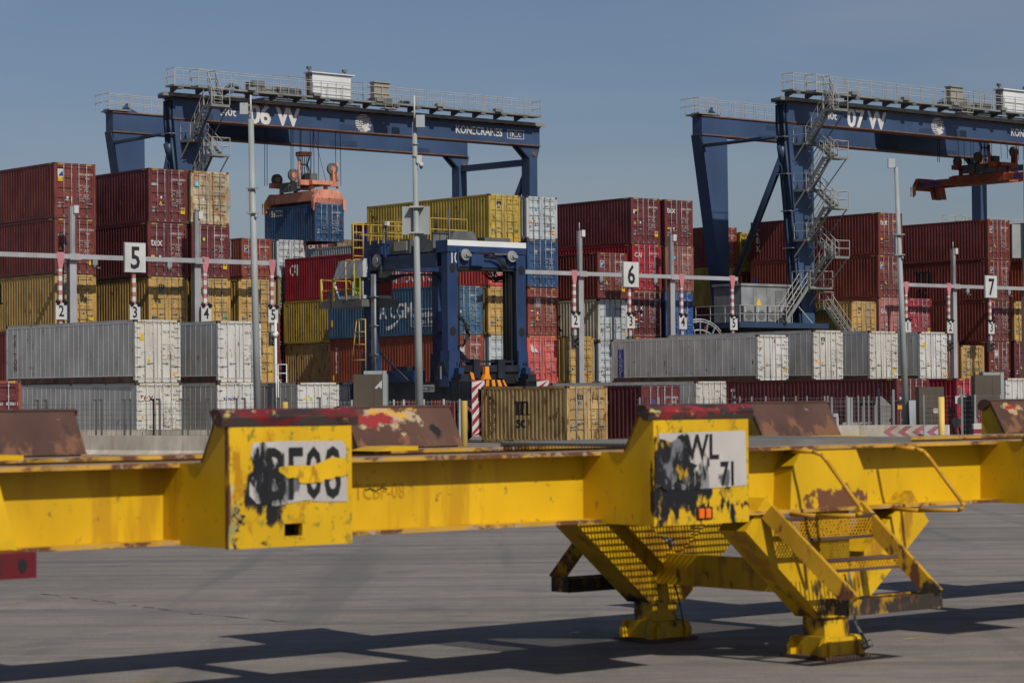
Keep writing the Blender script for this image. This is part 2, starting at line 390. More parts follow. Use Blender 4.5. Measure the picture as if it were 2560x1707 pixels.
def m_rod(ty, var):
    k = ('rod', ty, var)
    if k in _mc: return _mc[k]
    L, H = TYPES[ty]; b = MB(); r = .021
    b.cyl((0, -.022, .09), (0, -.022, H - .085), r, 8, 0)
    for z in (.17, .62, H * .5, H - .62, H - .20): b.box(-.042, .042, -.035, .017, z - .03, z + .03, 1)
    for z in (.06, H - .10): b.box(-.05, .05, -.05, .012, z, z + .055, 1)
    hz = .92 if var % 2 == 0 else .78
    sx = -1 if var < 2 else 1
    P = [(0, -.045, hz), (sx * .06, -.055, hz + .03), (sx * .14, -.06, hz + .0), (sx * .36, -.06, hz - .005)]
    b.tube(P, .016, 6, 0); b.box(min(sx * .24, sx * .30), max(sx * .24, sx * .30), -.05, .012, hz - .05, hz + .05, 1)
    _mc[k] = b.mesh('locking_rod', [M['galv'], M['galv']]); return _mc[k]
WTXT = 'M.G.W.  32.500 KG\n            71.650 LB\nTARE     3.700 KG\n              8.160 LB\n\nNET      28.800 KG\n            63.490 LB\nCU.CAP   76.4 CU.M'
def decal(kind, p, H, off=0.0):
    """small stickers on the left leaf"""
    b = MB(); y = .012; ms = [M['label_y'], M['plate'], M['paper'], M['ink'], M['label_o'], M['cyan'], M['green'], M['lime'], M['logoblue']]
    def q(x, z, w, h, m): b.quad([(x, y, z), (x + w, y, z), (x + w, y, z + h), (x, y, z + h)], m)
    def tri(x, z, w, m, inv=False):
        P = [(x, y, z), (x + w, y, z), (x + w / 2, y, z + w)] if not inv else [(x + w / 2, y, z), (x + w, y, z + w), (x, y, z + w)]
        b.quad(P, m); 
        c = [(x + w * .35, y - .002, z + w * .15), (x + w * .65, y - .002, z + w * .15), (x + w / 2, y - .002, z + w * .65)]
        if not inv: b.quad(c, 3)
    if 'p' in kind: q(-1.0, .55, .17, .30, 1)
    if 'y' in kind: q(-1.0, H - .98, .27, .34, 0); [q(-.97, H - .74 - .1 * i, .21, .015, 3) for i in range(3)]
    if 'Y' in kind: q(.80, .50, .26, .34, 0); [q(.83, .76 - .1 * i, .2, .015, 3) for i in range(3)]
    if 't' in kind: tri(-.56, .95, .20, 0)
    if 'T' in kind: tri(-.98, 1.25, .19, 0)
    if 'w' in kind: tri(-.56, .82, .17, 2, True)
    if 'o' in kind: q(.82, .35, .24, .13, 4)
    if 'g' in kind: q(.80, .72, .26, .16, 6)
    if 's' in kind: q(-.98, 1.45, .2, .08, 2)
    if 'r' in kind: b.quad([(-.42 + .07 * cos(a * pi / 6), y, H - .62 + .085 * sin(a * pi / 6)) for a in range(12)], 2)
    if 'R' in kind: b.quad([(-.42 + .06 * cos(a * pi / 6), y, 1.35 + .075 * sin(a * pi / 6)) for a in range(12)], 2)
    if 'n' in kind: q(-.5, 1.02, .12, .12, 2)
    if 'L' in kind: b.quad([(-.42 + .09 * cos(a * pi / 6), y, H - .80 + .1 * sin(a * pi / 6)) for a in range(12)], 7); q(-.9, H - .85, .22, .1, 0)
    if 'c' in kind: q(-.48, H - .85, .13, .17, 5)
    if 'b' in kind: q(-1.0, 1.02, .22, .12, 4)
    if not b.f: return
    if off: b.v = [(v[0], v[1] - off, v[2]) for v in b.v]
    b.build('sticker', ms, p)
def logo(kind, p, H, ink, y=.010):
    if kind in ('tex', 'texr'):
        text_front('tex', .62, -1.02, H - .86, ink, p, 'logo', y=y, bold=.0, spacing=.92, squeeze=.95)
        b = MB()
        return
    if kind == 'texlow': return text_front('tex', .62, -1.02, H - 1.25, ink, p, 'logo', y=y, bold=.0, spacing=.92, squeeze=.95)
    if kind == 'cai': return text_front('CAI', .42, -1.02, H - .82, ink, p, 'logo', y=y, bold=.008, spacing=.95, squeeze=.95)
    if kind == 'cailow': return text_front('CAI', .38, -1.02, H - 1.05, ink, p, 'logo', y=y, bold=.008, spacing=.95, squeeze=.95)
    if kind.startswith('msc'):
        h = .46; vs, fs = msc_shapes(h); dx = -.98 if kind != 'mscr' else -.62
        b = MB(); b.faces([(q[0] + dx, 0, q[1] + H - (.98 if kind == 'msc' else .86)) for q in vs], fs); return b.build('logo', ink, p, (0, y, 0))
    b = MB()
    def q(x, z, w, h, m, yy=0.0): b.quad([(x, yy, z), (x + w, yy, z), (x + w, yy, z + h), (x, yy, z + h)], m)
    ms = [M['paper'], M['logoblue'], M['logoyel'], M['ink'], M['cyan'], M['inkred'], M['green'], M['plate'], M['magenta'], M['inkblue']]
    if kind == 'faa':
        z = H - .95; x = -1.0; q(x, z, .34, .44, 0); q(x + .03, z + .03, .28, .38, 1, -.002)
        b.quad([(x + .05, -.004, z + .12), (x + .09, -.004, z + .10), (x + .30, -.004, z + .33), (x + .30, -.004, z + .40)], 2)
        b.quad([(x + .04, -.004, z + .22), (x + .20, -.004, z + .24), (x + .22, -.004, z + .29), (x + .06, -.004, z + .28)], 2)
    elif kind == 'fsc':
        z = H - .75; x = -1.02; q(x, z, .34, .42, 0); b.quad([(x + .04, -.002, z + .04), (x + .30, -.002, z + .04), (x + .30, -.002, z + .30), (x + .20, -.002, z + .26)], 1)
        b.quad([(x + .16, -.002, z + .30), (x + .30, -.002, z + .38), (x + .30, -.002, z + .34)], 4)
    elif kind == 'star':
        z = H - .85; x = -.96; q(x, z, .27, .30, 4)
        P = []
        for i in range(14):
            r = .12 if i % 2 == 0 else .05; P.append((x + .135 + r * sin(i * pi / 7), -.003, z + .15 + r * cos(i * pi / 7)))
        b.quad(P, 0)
    elif kind == 'lease':
        q(-1.02, H - .92, .40, .12, 0); q(-.99, H - .89, .18, .05, 6, -.003); q(-.80, H - .89, .15, .05, 1, -.003)
    elif kind == 'bee':
        z = H - 1.0; q(-1.02, z, .14, .25, 0); q(-.86, z, .26, .12, 3); b.quad([(-.90, 0, z + .13), (-.58, 0, z + .20), (-.58, 0, z + .28), (-.90, 0, z + .24)], 2)
    elif kind == 'umb':
        q(-.56, H - 1.0, .34, .36, 0); q(-.56, H - 1.18, .34, .18, 7)
        b.quad([(-.50, -.003, H - .80), (-.28, -.003, H - .80), (-.34, -.003, H - .70), (-.39, -.003, H - .68), (-.44, -.003, H - .70)], 5); q(-.40, H - .92, .025, .12, 5, -.003)
    elif kind == 'flag':
        b.quad([(-.95, 0, H - .55), (-.80, 0, H - .58), (-.62, 0, H - .86), (-.56, 0, H - .74), (-.30, 0, H - 1.02), (-.62, 0, H - .98), (-.85, 0, H - 1.02)], 0)
    elif kind == 'pnk':
        q(-.52, H - .95, .22, .24, 8)
    elif kind == 'blu2':
        q(-.52, H - .72, .14, .08, 9); q(-.52, H - .82, .14, .09, 9); 
    elif kind == 'om':
        q(-.62, H - .70, .18, .04, 0); q(-.62, H - .88, .04, .18, 0); q(-.48, H - .88, .04, .18, 0)
    if b.f: b.build('logo', ms, p, (0, y, 0))
def container(u, v, z, ty, col, dst='A', lg=None, num=None, code=None, dec='pY', ink='wht', label='', dyaw=0.0, group=None, sidecol=None, doorcol=None):
    L, H = TYPES[ty]; m = M[col]
    t = thing('shipping_container' if ty[0] != 'R' else 'refrigerated_container', label, 'container', uvz(u, v, z) + UD * (W / 2), YAW + dyaw, group)
    bmats = [m, M['cast'] if ty[0] == 'R' else m]
    inst(m_body(ty, dst), 'body', t, mats=[m, M['cast']])
    sm = M['reefside'] if ty[0] == 'R' else (M[sidecol] if sidecol else m)
    inst(m_side(ty, -1), 'side_panel', t, mats=[sm]); inst(m_side(ty, 1), 'side_panel', t, mats=[sm])
    cm = m_casting()
    for sx in (-1, 1):
        for yy in (-.001, L - .161):
            for zz in (0, H - .118): inst(cm, 'corner_casting', t, (sx * (W / 2 - .088), yy, zz))
    dm = M[doorcol] if doorcol else m
    gl = M['galv'] if ty[0] != 'R' else M['reefbeige']
    for s in (-1, 1):
        d = inst(m_leaf(ty, dst, s), 'door', t, mats=[dm])
        for i, xx in enumerate((.22, .68)):
            inst(m_rod(ty, (i % 2) + (0 if s < 0 else 2)), 'locking_rod', d, (s * xx, 0, 0), mats=[gl, gl])
        ik = M[ink]
        if s > 0:
            if num:
                text_front(num, .155, .26, H - .62, ik, d, 'marking', y=.012, bold=.004, squeeze=.80)
                if code: text_front(code, .155, .62, H - .83, ik, d, 'marking', y=.012, bold=.004, squeeze=.80)
                text_front(WTXT, .085, .26, H - 1.18, ik, d, 'marking', y=.012, bold=.0, line=1.15, squeeze=.85)
        else:
            decal(dec, d, H)
            if lg: logo(lg, d, H, {'msc': M['ink'], 'mscr': M['ink'], 'texr': M['mrn']}.get(lg, ik))
    t['H'] = H
    return t
# ---------------------------------------------------------------- ground
def ground_mat():
    m = bpy.data.materials.new('yard_concrete'); m.use_nodes = True; t = m.node_tree; b = t.nodes['Principled BSDF']; b.inputs['Roughness'].default_value = .85
    b.inputs['Specular IOR Level'].default_value = .25
    co = nd(t, 'ShaderNodeTexCoord')
    def noise(scale, sc, det=5, rot=0.0):
        mp = nd(t, 'ShaderNodeMapping'); mp.inputs['Scale'].default_value = sc; mp.inputs['Rotation'].default_value = (0, 0, rot); t.links.new(co.outputs['Object'], mp.inputs[0])
        n = nd(t, 'ShaderNodeTexNoise'); n.inputs['Scale'].default_value = scale; n.inputs['Detail'].default_value = det; t.links.new(mp.outputs[0], n.inputs[0]); return n.outputs[0]
    def ramp(src, a, c, lo=0., hi=1.):
        r = nd(t, 'ShaderNodeMapRange'); r.inputs[1].default_value = a; r.inputs[2].default_value = c; r.inputs[3].default_value = lo; r.inputs[4].default_value = hi; t.links.new(src, r.inputs[0]); return r.outputs[0]
    def mix(f, A, B, bt='MIX'):
        x = nd(t, 'ShaderNodeMix', data_type='RGBA', blend_type=bt); t.links.new(f, x.inputs[0]) if not isinstance(f, float) else setattr(x.inputs[0], 'default_value', f)
        for i, c in ((6, A), (7, B)):
            if isinstance(c, tuple): x.inputs[i].default_value = (*c, 1)
            else: t.links.new(c, x.inputs[i])
        return x.outputs[2]
    c = mix(ramp(noise(.55, (1, .35, 1), 6, -YAW), .35, .65), (.210, .178, .148), (.300, .256, .214))
    c = mix(ramp(noise(2.2, (.12, 1, 1), 6, -YAW * .4), .42, .66, 0, .7), c, (.15, .142, .136))      # tyre streaks
    c = mix(ramp(noise(5.0, (.10, 1.6, 1), 6, 0.05), .52, .78, 0, .5), c, (.31, .275, .235))
    c = mix(ramp(noise(9.0, (.35, 1.5, 1), 8, .02), .45, .62, 0, .45), c, (.33, .29, .245))
    c = mix(ramp(noise(1.3, (.03, 1.3, 1), 7, -YAW), .50, .62, 0, .5), c, (.10, .095, .088))
    c = mix(ramp(noise(1.1, (1.2, .04, 1), 7, -YAW + .5), .55, .64, 0, .45), c, (.105, .098, .09))
    c = mix(ramp(noise(.9, (1, 1, 1), 7), .60, .66, 0, .4), c, (.11, .10, .092))
    c = mix(ramp(noise(7.0, (.3, 1.4, 1), 8, -.1), .50, .66, 0, .5), c, (.13, .125, .12))
    c = mix(ramp(noise(38., (1, 1, 1), 3), .35, .75, 0, .6), c, (.11, .105, .10))
    c = mix(ramp(noise(60., (1, 1, 1), 2), .66, .72, 0, .8), c, (.45, .42, .38))
    t.links.new(c, b.inputs['Base Color'])
    bu = nd(t, 'ShaderNodeBump'); bu.inputs['Strength'].default_value = .25; bu.inputs['Distance'].default_value = .02; t.links.new(noise(45., (1, 1, 1), 4), bu.inputs['Height']); t.links.new(bu.outputs[0], b.inputs['Normal'])
    return m
g = MB(); N = 30
S = 1500
g.quad([(-S, -200, 0), (S, -200, 0), (S, 2600, 0), (-S, 2600, 0)])
tag(g.build('ground', ground_mat()), kind='structure')
pm('fadedyellow', (.40, .33, .10), dirt=.4, rough=.9, fleck=.7, fleckc=(.24, .22, .20))
pm('crack', (.12, .10, .085), rough=.9)
mk = MB(); rr = random.Random(3)
def stripe(px0, py0, px1, py1, wd, frag=.5):
    a = CPOS + ray(px0, py0) * (-CAMH / ray(px0, py0).z); b_ = CPOS + ray(px1, py1) * (-CAMH / ray(px1, py1).z)
    d = (b_ - a); n = max(2, int(d.length / .35)); s = Vector((-d.y, d.x, 0)).normalized() * wd / 2
    for i in range(n):
        if rr.random() > frag: continue
        p, q = a + d * (i + rr.random() * .3) / n, a + d * (i + .6 + rr.random() * .5) / n; k1, k2 = rr.uniform(.3, 1), rr.uniform(.3, 1)
        mk.quad([(p.x - s.x * k1, p.y - s.y * k1, .004), (q.x - s.x * k2, q.y - s.y * k2, .004), (q.x + s.x * k2, q.y + s.y * k2, .004), (p.x + s.x * k1, p.y + s.y * k1, .004)])
stripe(0, 1510, 640, 1460, .05); stripe(300, 1707, 560, 1690, .10, .7); stripe(1780, 1580, 2560, 1525, .05); stripe(1650, 1655, 1850, 1645, .08); stripe(2240, 1600, 2560, 1565, .06)
stripe(180, 1650, 300, 1640, .08, .4); stripe(1100, 1430, 1500, 1415, .05, .3); stripe(20, 1330, 400, 1310, .05, .35)
tag(mk.build('painted_lines', M['fadedyellow']), kind='structure')
ck = MB(); pts = []
for i, (x, y) in enumerate([(100, 1485), (210, 1497), (330, 1512), (430, 1527), (520, 1537), (640, 1546), (760, 1558)]):
    r = ray(x, y); pts.append(CPOS + r * (-CAMH / r.z))
rr2 = random.Random(5)
P2 = []
for a, b_ in zip(pts[:-1], pts[1:]):
    for k in range(6): p = a.lerp(b_, k / 6); P2.append(Vector((p.x + rr2.uniform(-.02, .02), p.y + rr2.uniform(-.06, .06), .0045)))
for a, b_ in zip(P2[:-1], P2[1:]):
    wv = rr2.uniform(.004, .03)
    if rr2.random() < .3: continue
    ck.quad([(a.x, a.y - wv, .0045), (b_.x, b_.y - wv, .0045), (b_.x, b_.y + wv, .0045), (a.x, a.y + wv, .0045)])
tag(ck.build('ground_crack', M['crack']), kind='structure')
# ---------------------------------------------------------------- container stacks
HH = {k: v[1] for k, v in TYPES.items()}
def stack(u, v, items):
    z = 0; out = []
    rj = random.Random(int(u * 100 + v))
    for it in items:
        ty = it[0]
        kw = it[2] if len(it) > 2 else {}
        jit = rj.uniform(-.045, .045)
        o = container(u + jit, v + rj.uniform(-.04, .04), z, ty, it[1], dyaw=rj.uniform(-.003, .003), **kw); out.append(o); z += HH[ty] + .004
    return out
HID = 0
def hid(ty='H40', col='maroon', g='containers hidden low inside the far stacks'):
    return (ty, col, dict(label='plain one of the ' + g + ', hardly visible', group=g, dec='p'))
VA, VB, VC, VR, VF = -114.6, -127.9, -140.6, -98.6, -84.2
D = dict
# --- block with crane 06, first rows (left)
s = stack(64.62, VA, [hid(), ('H40', 'tritonred', D(label='brown red container peeping out left of the long grey reefer side', dec='p')),
    ('H40', 'mscyel', D(dst='A', lg='mscr', num='MEDU 893296 0', code='45G1', dec='Ytp', ink='ink', label='yellow container third up in the leftmost tall stack, black m sc on side')),
    ('H40', 'brownred', D(lg='lease', num='DRYU 971230 0', code='45G1', dec='TY', label='brown red container second from the top of the leftmost tall stack')),
    ('H40', 'brownred', D(lg='fsc', num='FSCU 601857 4', code='45G1', dec='pynw', label='topmost brown red container of the leftmost stack, white and blue square on its door'))])
h = .95 * 2.2; vs, fs = msc_shapes(2.3)
side_shape([(7.6 - a, b_ + .35) for a, b_ in vs], fs, M['ink'], s[2], 12.2, 'logo')
stack(70.24, VA, [hid(), hid(col='brownred'),
    ('H40', 'mscyel', D(dst='B', lg='mscr', num='MEDU 302323 2', code='45G1', dec='Tpwc', ink='ink', label='yellow container under the dark red one lettered tex, beside the 3 lane sign')),
    ('H40', 'maroon', D(lg='texlow', num='TGHU 325211 4', code='45G1', dec='nb', label='dark red container lettered tex, below the top box of the second tall stack')),
    ('H40', 'maroon', D(lg='lease', num='GAOU 602999 6', code='45G1', dec='ptRY', label='topmost dark red container of the second stack from the left, beside the rusty beige one'))])
stack(72.94, VA, [hid(), hid(col='brick'),
    ('H40', 'mscyel', D(dst='A', num='MEDU 133212 7', code='45G1', dec='pog', ink='ink', label='yellow container behind the 4 lane sign, green sticker low on its door')),
    ('H40', 'maroon', D(num='MEDU 940221 4', code='45G1', dec='LnY', label='dark red container with a lime green dot on its door, under the rusty beige box')),
    ('H40', 'beige', D(lg='star', num='MSKU 025835', code='45G1', dec='pR', ink='ink', label='rust stained beige container at the top of the third stack, blue star sticker'))])
stack(75.93, VA, [hid(),
    ('H40', 'mscyel', D(dst='B', num='MEDU 331950 2', code='45G1', dec='pY', ink='ink', label='tan yellow container low behind the left light pole, above the white reefers')),
    ('H40', 'mscyel', D(lg='mscr', num='MEDU 891026 4', code='45G1', dec='pwo', ink='ink', label='yellow container with black m sc on its door just left of the 5 lane sign'))])
# --- far bay behind
stack(93.5, VC, [hid('S20', g='short containers hidden in the far bay'), hid('S20', 'brick', 'short containers hidden in the far bay'), hid('S20', 'maroon', 'short containers hidden in the far bay'), hid('S20', 'brick', 'short containers hidden in the far bay'),
    ('S20', 'pinkred' if 0 else 'brick', D(lg='faa', num='FESU 240259 8', code='22G1', dec='p', label='short brick red container with blue and yellow door logo behind the left light pole'))])
stack(96.35, VC, [('S20', 'blue', D(label='blue container glimpsed at the foot of the dark gap right of the white railing', dec='p')), ('S20', 'maroon', D(label='dark maroon container low in the narrow shaded gap behind the 5 lane sign', dec='p')), ('S20', 'brownred', D(label='rusty brown container in the shaded gap just below the short white one', dec='p')), ('S20', 'olive', D(label='dark container directly under the short white one, mostly hidden by the bright red box', dec='p')),
    ('S20', 'ltgrey', D(lg=None, num='MSKU 719066 7', code='22G1', dec='p', ink='ink', label='short white container with rusty posts under the hanging blue container'))])
s = stack(96.57, VB, [hid(), ('H40', 'mscold', D(label='lower yellow container with a diagonal shadow, above the low white reefer', dec='p', ink='ink')),
    ('H40', 'mscyel2', D(label='yellow container directly below the bright crimson one lettered CAI', dec='p', ink='ink')),
    ('H40', 'crimson', D(label='bright crimson container with large white CAI on its side, left of the straddle carrier', dec='p'))])
side_text('CAI', 1.05, 11.62, 1.72, M['wht'], s[3], 12.2, bold=.01, spacing=.9, squeeze=.62)
for k in (1, 2):
    side_text('M\nE\nD\nI\nT\nE\nR\nR\nA\nN\nE\nA\nN', .24, 10.9, 2.1, M['ink'], s[k], 12.2, bold=.02, line=.62)
    side_text('S\nH\nI\nP\nP\nI\nN\nG\n \nC\nO', .24, 10.35, 2.0, M['ink'], s[k], 12.2, bold=.02, line=.62)
s = stack(102.26, VB, [hid(), hid(), hid(), hid('H40', 'brick'), ('S40', 'maroon', D(label='dark maroon container with a blue and white logo behind the straddle carrier railing', dec='p'))])
side_shape([(11.85, 1.3), (10.2, 1.3), (10.2, 2.1), (11.85, 2.1)], [(0, 1, 2, 3)], M['logoblue'], s[4], 12.2, 'logo')
side_text('nyk', .6, 11.7, 1.5, M['wht'], s[4], 12.2, bold=.03) if 0 else side_shape([(11.6, 1.5), (10.6, 1.5), (10.4, 1.9), (11.4, 1.85)], [(0, 1, 2, 3)], M['wht'], s[4], 12.2, 'logo')
stack(104.4, VC, [hid('S40'), hid('S40', 'brick'), hid('S40'), hid('S40', 'brick'), ('S40', 'ltgrey', D(label='pale grey ribbed container half shaded below the hanging blue box', dec='p'))])
stack(107.9, -153.6, [hid(), hid('H40', 'brick'), hid(), hid('H40', 'brick'), ('S40', 'maroon', D(lg='cai', num='CAIU 281', code='45G1', label='dark red container door sliver seen just under the hanging blue container', dec='p'))])
stack(110.8, -153.6, [hid(), hid('H40', 'brick'), hid(), hid('H40', 'olive'), ('S40', 'olive', D(label='dull olive container seen far back left of the maroon one', dec='p'))])
# --- block behind the straddle carrier
s = stack(90.77, VA, [hid('H40', 'orangebrown', 'containers hidden low behind the straddle carrier'),
    ('H40', 'orangebrown', D(lg='umb', num='TRIU 829234 2', code='45G1', dec='p', doorcol='brick', label='orange brown container with small white TRITON on its side, below the blue one')),
    ('H40', 'cma', D(num='CMAU 405004 8', code='45G1', dec='sR', label='blue container lettered CMA CGM with a white swoosh, behind the straddle carrier'))])
side_text('CMA CGM', 1.25, 8.42, 1.12, M['wht'], s[2], 12.2, bold=.022, squeeze=.80, spacing=1.03)
sw = []; 
for i in range(9):
    a = i / 8; sw.append((6.25 - a * 1.5, .38 + .85 * a ** 2.2))
for i in range(9):
    a = 1 - i / 8; sw.append((6.25 - a * 1.5, .62 + .61 * a ** 1.8))
side_shape(sw, [(i, i + 1, 16 - i, 17 - i) for i in range(8)], M['wht'], s[2], 12.2, 'logo')
for (a, b_, c, d) in ((3.8, .9, .55, .58), (3.8, .9, 1.55, 1.58)): side_shape([(a, c), (b_, c), (b_, d), (a, d)], [(0, 1, 2, 3)], M['wht'], s[2], 12.2)
side_shape([(3.8, .55), (3.76, .55), (3.76, 1.58), (3.8, 1.58)], [(0, 1, 2, 3)], M['wht'], s[2], 12.2)
side_text('ecocontainer', .52, 3.68, 1.10, M['wht'], s[2], 12.2, bold=.02, squeeze=.8); side_text('bamboo floor', .50, 3.68, .68, M['wht'], s[2], 12.2, squeeze=.8)
side_text('T\nR\nI\nT\nO\nN', .34, 11.6, 2.10, M['wht'], s[1], 12.2, bold=.03, line=.80)
for q, k in ((s[2], 1), (s[1], 1)): side_shape([(12.0, .75), (11.75, .75), (11.75, 1.15), (12.0, 1.15)] if q is s[2] else [(12.0, .3), (11.75, .3), (11.75, .65), (12.0, .65)], [(0, 1, 2, 3)], M['label_o'], q, 12.2, 'sticker')
s = stack(93.7, VA, [hid(), ('H40', 'ltgrey', D(dec='pcn', ink='ink', label='white container with brown streaks behind the right leg of the straddle carrier')),
    ('H40', 'mscyel', D(dst='A', lg='msc', dec='pwn', ink='ink', label='yellow container framed between the two legs of the straddle carrier')),
    ('S40', 'hsred', D(dst='C', dec='p', doorcol='hspink', label='bright red container lettered HAMBURG seen through the straddle carrier')),
    ('H40', 'mscyel2', D(dst='C', lg='mscr', num='MEDU 729709 8', code='45G1', dec='prgo', ink='ink', label='long yellow container on the very top above the straddle carrier'))])
side_text('HAMBURG SÜD', 1.55, 10.75, .52, M['wht'], s[3], 12.2, bold=.0, squeeze=.74)
for xx in (11.7, 11.3): side_text('M\nE\nD\nI\nT\nE\nR\nR\nA' if xx > 11.5 else 'S\nH\nI\nP\nP\nI\nN\nG', .24, xx, 2.1, M['ink'], s[4], 12.2, bold=.02, line=.62)
s = stack(96.68, VA, [hid(), ('H40', 'hspink', D(dst='C', lg='flag', num='SUDU 601118 8', code='45G1', dec='', label='coral red container with a white pennant logo on its door right of the straddle carrier')),
    ('H40', 'brick', D(lg='umb', num='TCKU 904192 9', code='45G1', dec='ptsR', label='brick red container with a white umbrella label, under the dark blue one')),
    ('H40', 'navy', D(lg='om', num='CBHU 401819', code='45G1', dec='', label='dark blue container below the white one, crossed by the grey sign gantry arm')),
    ('S40', 'ltgrey', D(lg=None, num='MSKU 701090 2', code='42G1', dec='ocb', ink='ink', label='small white container on top between the yellow and the dark red stacks'))])
stack(99.5, VA, [hid(), ('H40', 'mscyel', D(dst='A', lg=None, num='MEDU 704962 1', code='45G1', dec='pwo', ink='ink', label='tan yellow container behind the tall grey gantry post with the 2 lane sign'))])
s = stack(102.34, VA, [hid(), ('S40', 'ltgrey', D(dec='n', ink='ink', label='pale blue grey container squeezed left of the grey reefer lettered CRONOS')),
    ('S40', 'cream', D(dst='B', lg=None, num='MSKU 816301', code='42G1', dec='cnRo', ink='ink', doorcol='ltgrey', label='cream sided container with grey doors and black side letters, under a brown red one')),
    ('H40', 'brownred', D(lg='faa', num='ITAU 514857 6', code='45G1', dec='ptYw', label='brown red container with blue and yellow flag logo left of the big 6 sign'))])
side_text('MAERSK', 1.35, 8.3, .72, M['ink'], s[2], 12.2, bold=.03, squeeze=.98)
stack(105.24, VA, [hid(), hid(col='crimson'), ('H40', 'browntex', D(lg='texlow', num='TGHU 310857 6', code='45G1', dec='pRbw', doorcol='maroon', label='faded maroon container lettered tex directly below the bright red one')),
    ('H40', 'crimson', D(lg='cai', num='CAIU 728809 2', code='45G1', dec='tY', label='bright red container with CAI on its door, right of the big 6 sign')),
    ('H40', 'maroon', D(lg='bee', num='BEAU 429942 6', code='45G1', dec='TRpY', label='top maroon container with a black and yellow logo, right of the white top box'))])
stack(108.08, VA, [hid(), hid(col='blue'), ('H40', 'blue', D(num='DDDU 509018 2', code='45G1', dec='p', label='deep blue container behind the 4 lane sign in the middle of the picture')),
    ('H40', 'browntex', D(num='TEXU 727276 2', code='45G1', dec='cs', label='faded salmon brown container below the top one lettered tex, behind the gantry post')),
    ('H40', 'maroon', D(lg='tex', num='TGHU 908070 8', code='45G1', dec='bpn', label='top maroon container lettered tex left of the big dark blue crane leg'))])
# --- block under crane 07
stack(125.2, VA, [hid(), hid(), ('S40', 'mscyel', D(dst='B', lg='mscr', num='MEDU 810187 2', code='42G1', dec='pwr', ink='ink', label='yellow container to the right of the grey stairs at the foot of crane 07'))])
s = stack(128.0, VA, [hid(), hid(), ('H40', 'pinkred', D(dst='B', lg='cailow', num='CAIU 801', code='45G1', dec='pn', label='faded pink container lettered CAI left of the right hand light pole')),
    ('H40', 'brownred', D(lg='faa', num='FESU 519802', code='45G1', dec='pYtw', label='brown red container with flag logo behind the crane stairs, second from top')),
    ('H40', 'brownred', D(lg='tex', num='TGHU 550', code='45G1', dec='br', label='top brown red container with tex written on its door and down its side'))])
side_text('t\ne\nx', .95, 11.7, 1.95, M['wht'], s[4], 12.2, bold=.02, line=.62, squeeze=.85)
side_shape([(11.9, 1.2), (11.5, 1.2), (11.5, 1.75), (11.9, 1.75)], [(0, 1, 2, 3)], M['logoblue'], s[3], 12.2, 'logo')
stack(131.0, VA, [hid(), hid(), ('H40', 'cairose', D(lg='cailow', num='CAIU 809188 8', code='45G1', dec='ptY', label='crimson pink container lettered CAI behind the 1 lane sign'))])
stack(133.8, VA, [hid(), ('H40', 'browntex', D(num='TCLU 903', dec='p', label='reddish brown container sliver beside the gantry post with the right 2 sign'))])
stack(136.57, VA, [hid('H40'), ('S40', 'mscyel', D(dst='A', lg='mscr', num='MEDU 128', code='42G1', dec='pwR', ink='ink', label='small yellow container above the brown cabinets at lower right'))])
s = stack(139.57, VA, [hid(), ('H40', 'brownred', D(lg='umb', num='TCKU 228', code='45G1', dec='tpsn', label='brown red container with a white label above the right hand brown cabinet')),
    ('H40', 'brownred', D(lg='pnk', num='TCNU 790', code='45G1', dec='Tpn', label='brown red container with a pink sticker behind the right 3 sign')),
    ('H40', 'brownred', D(lg='faa', num='FCIU 910802', code='45G1', dec='RYp', label='brown red container behind the big 7 sign with dark m sc on its side')),
    ('H40', 'brownred', D(lg='faa', num='FESU 502916 8', code='45G1', dec='pytw', label='topmost brown red container above the big 7 sign'))])
vs, fs = msc_shapes(2.0); side_shape([(6.95 - a, b_ + .35) for a, b_ in vs], fs, M['ink'], s[3], 12.2, 'logo')
stack(142.4, VA, [hid(), ('H40', 'maroon', D(num='TLLU 410', dec='tp', lg=None, label='dark maroon container low at the right edge of the picture')),
    ('H40', 'mscyel', D(dst='A', lg='msc', num='MEDU 120', dec='pY', ink='ink', label='yellow container at the right edge below the dark brown ones'))])
stack(145.2, VA, [hid(), hid(), hid(), ('H40', 'orangebrown', D(label='orange brown container at the right edge, second from top', dec='p')), ('H40', 'maroon', D(label='top dark maroon container at the right edge beside the white sign panel', dec='p'))])
stack(125.3, VB, [hid(), hid('S40'), hid(), ('H40', 'mscyel2', D(label='yellow container seen behind the dark blue far crane leg', dec='p', ink='ink')), ('H40', 'brick', D(num='TRHU 206476 5', code='45G1', label='brick red top container peeking out either side of the far crane leg', dec='p'))])
stack(128.1, VB, [hid(), hid(), hid('S40'), ('S40', 'brownred', D(label='brown red container in the gap behind the slanting crane brace', dec='p')), ('H40', 'mscyel2', D(label='yellow top container in the gap behind the slanting crane brace', dec='p', ink='ink'))])
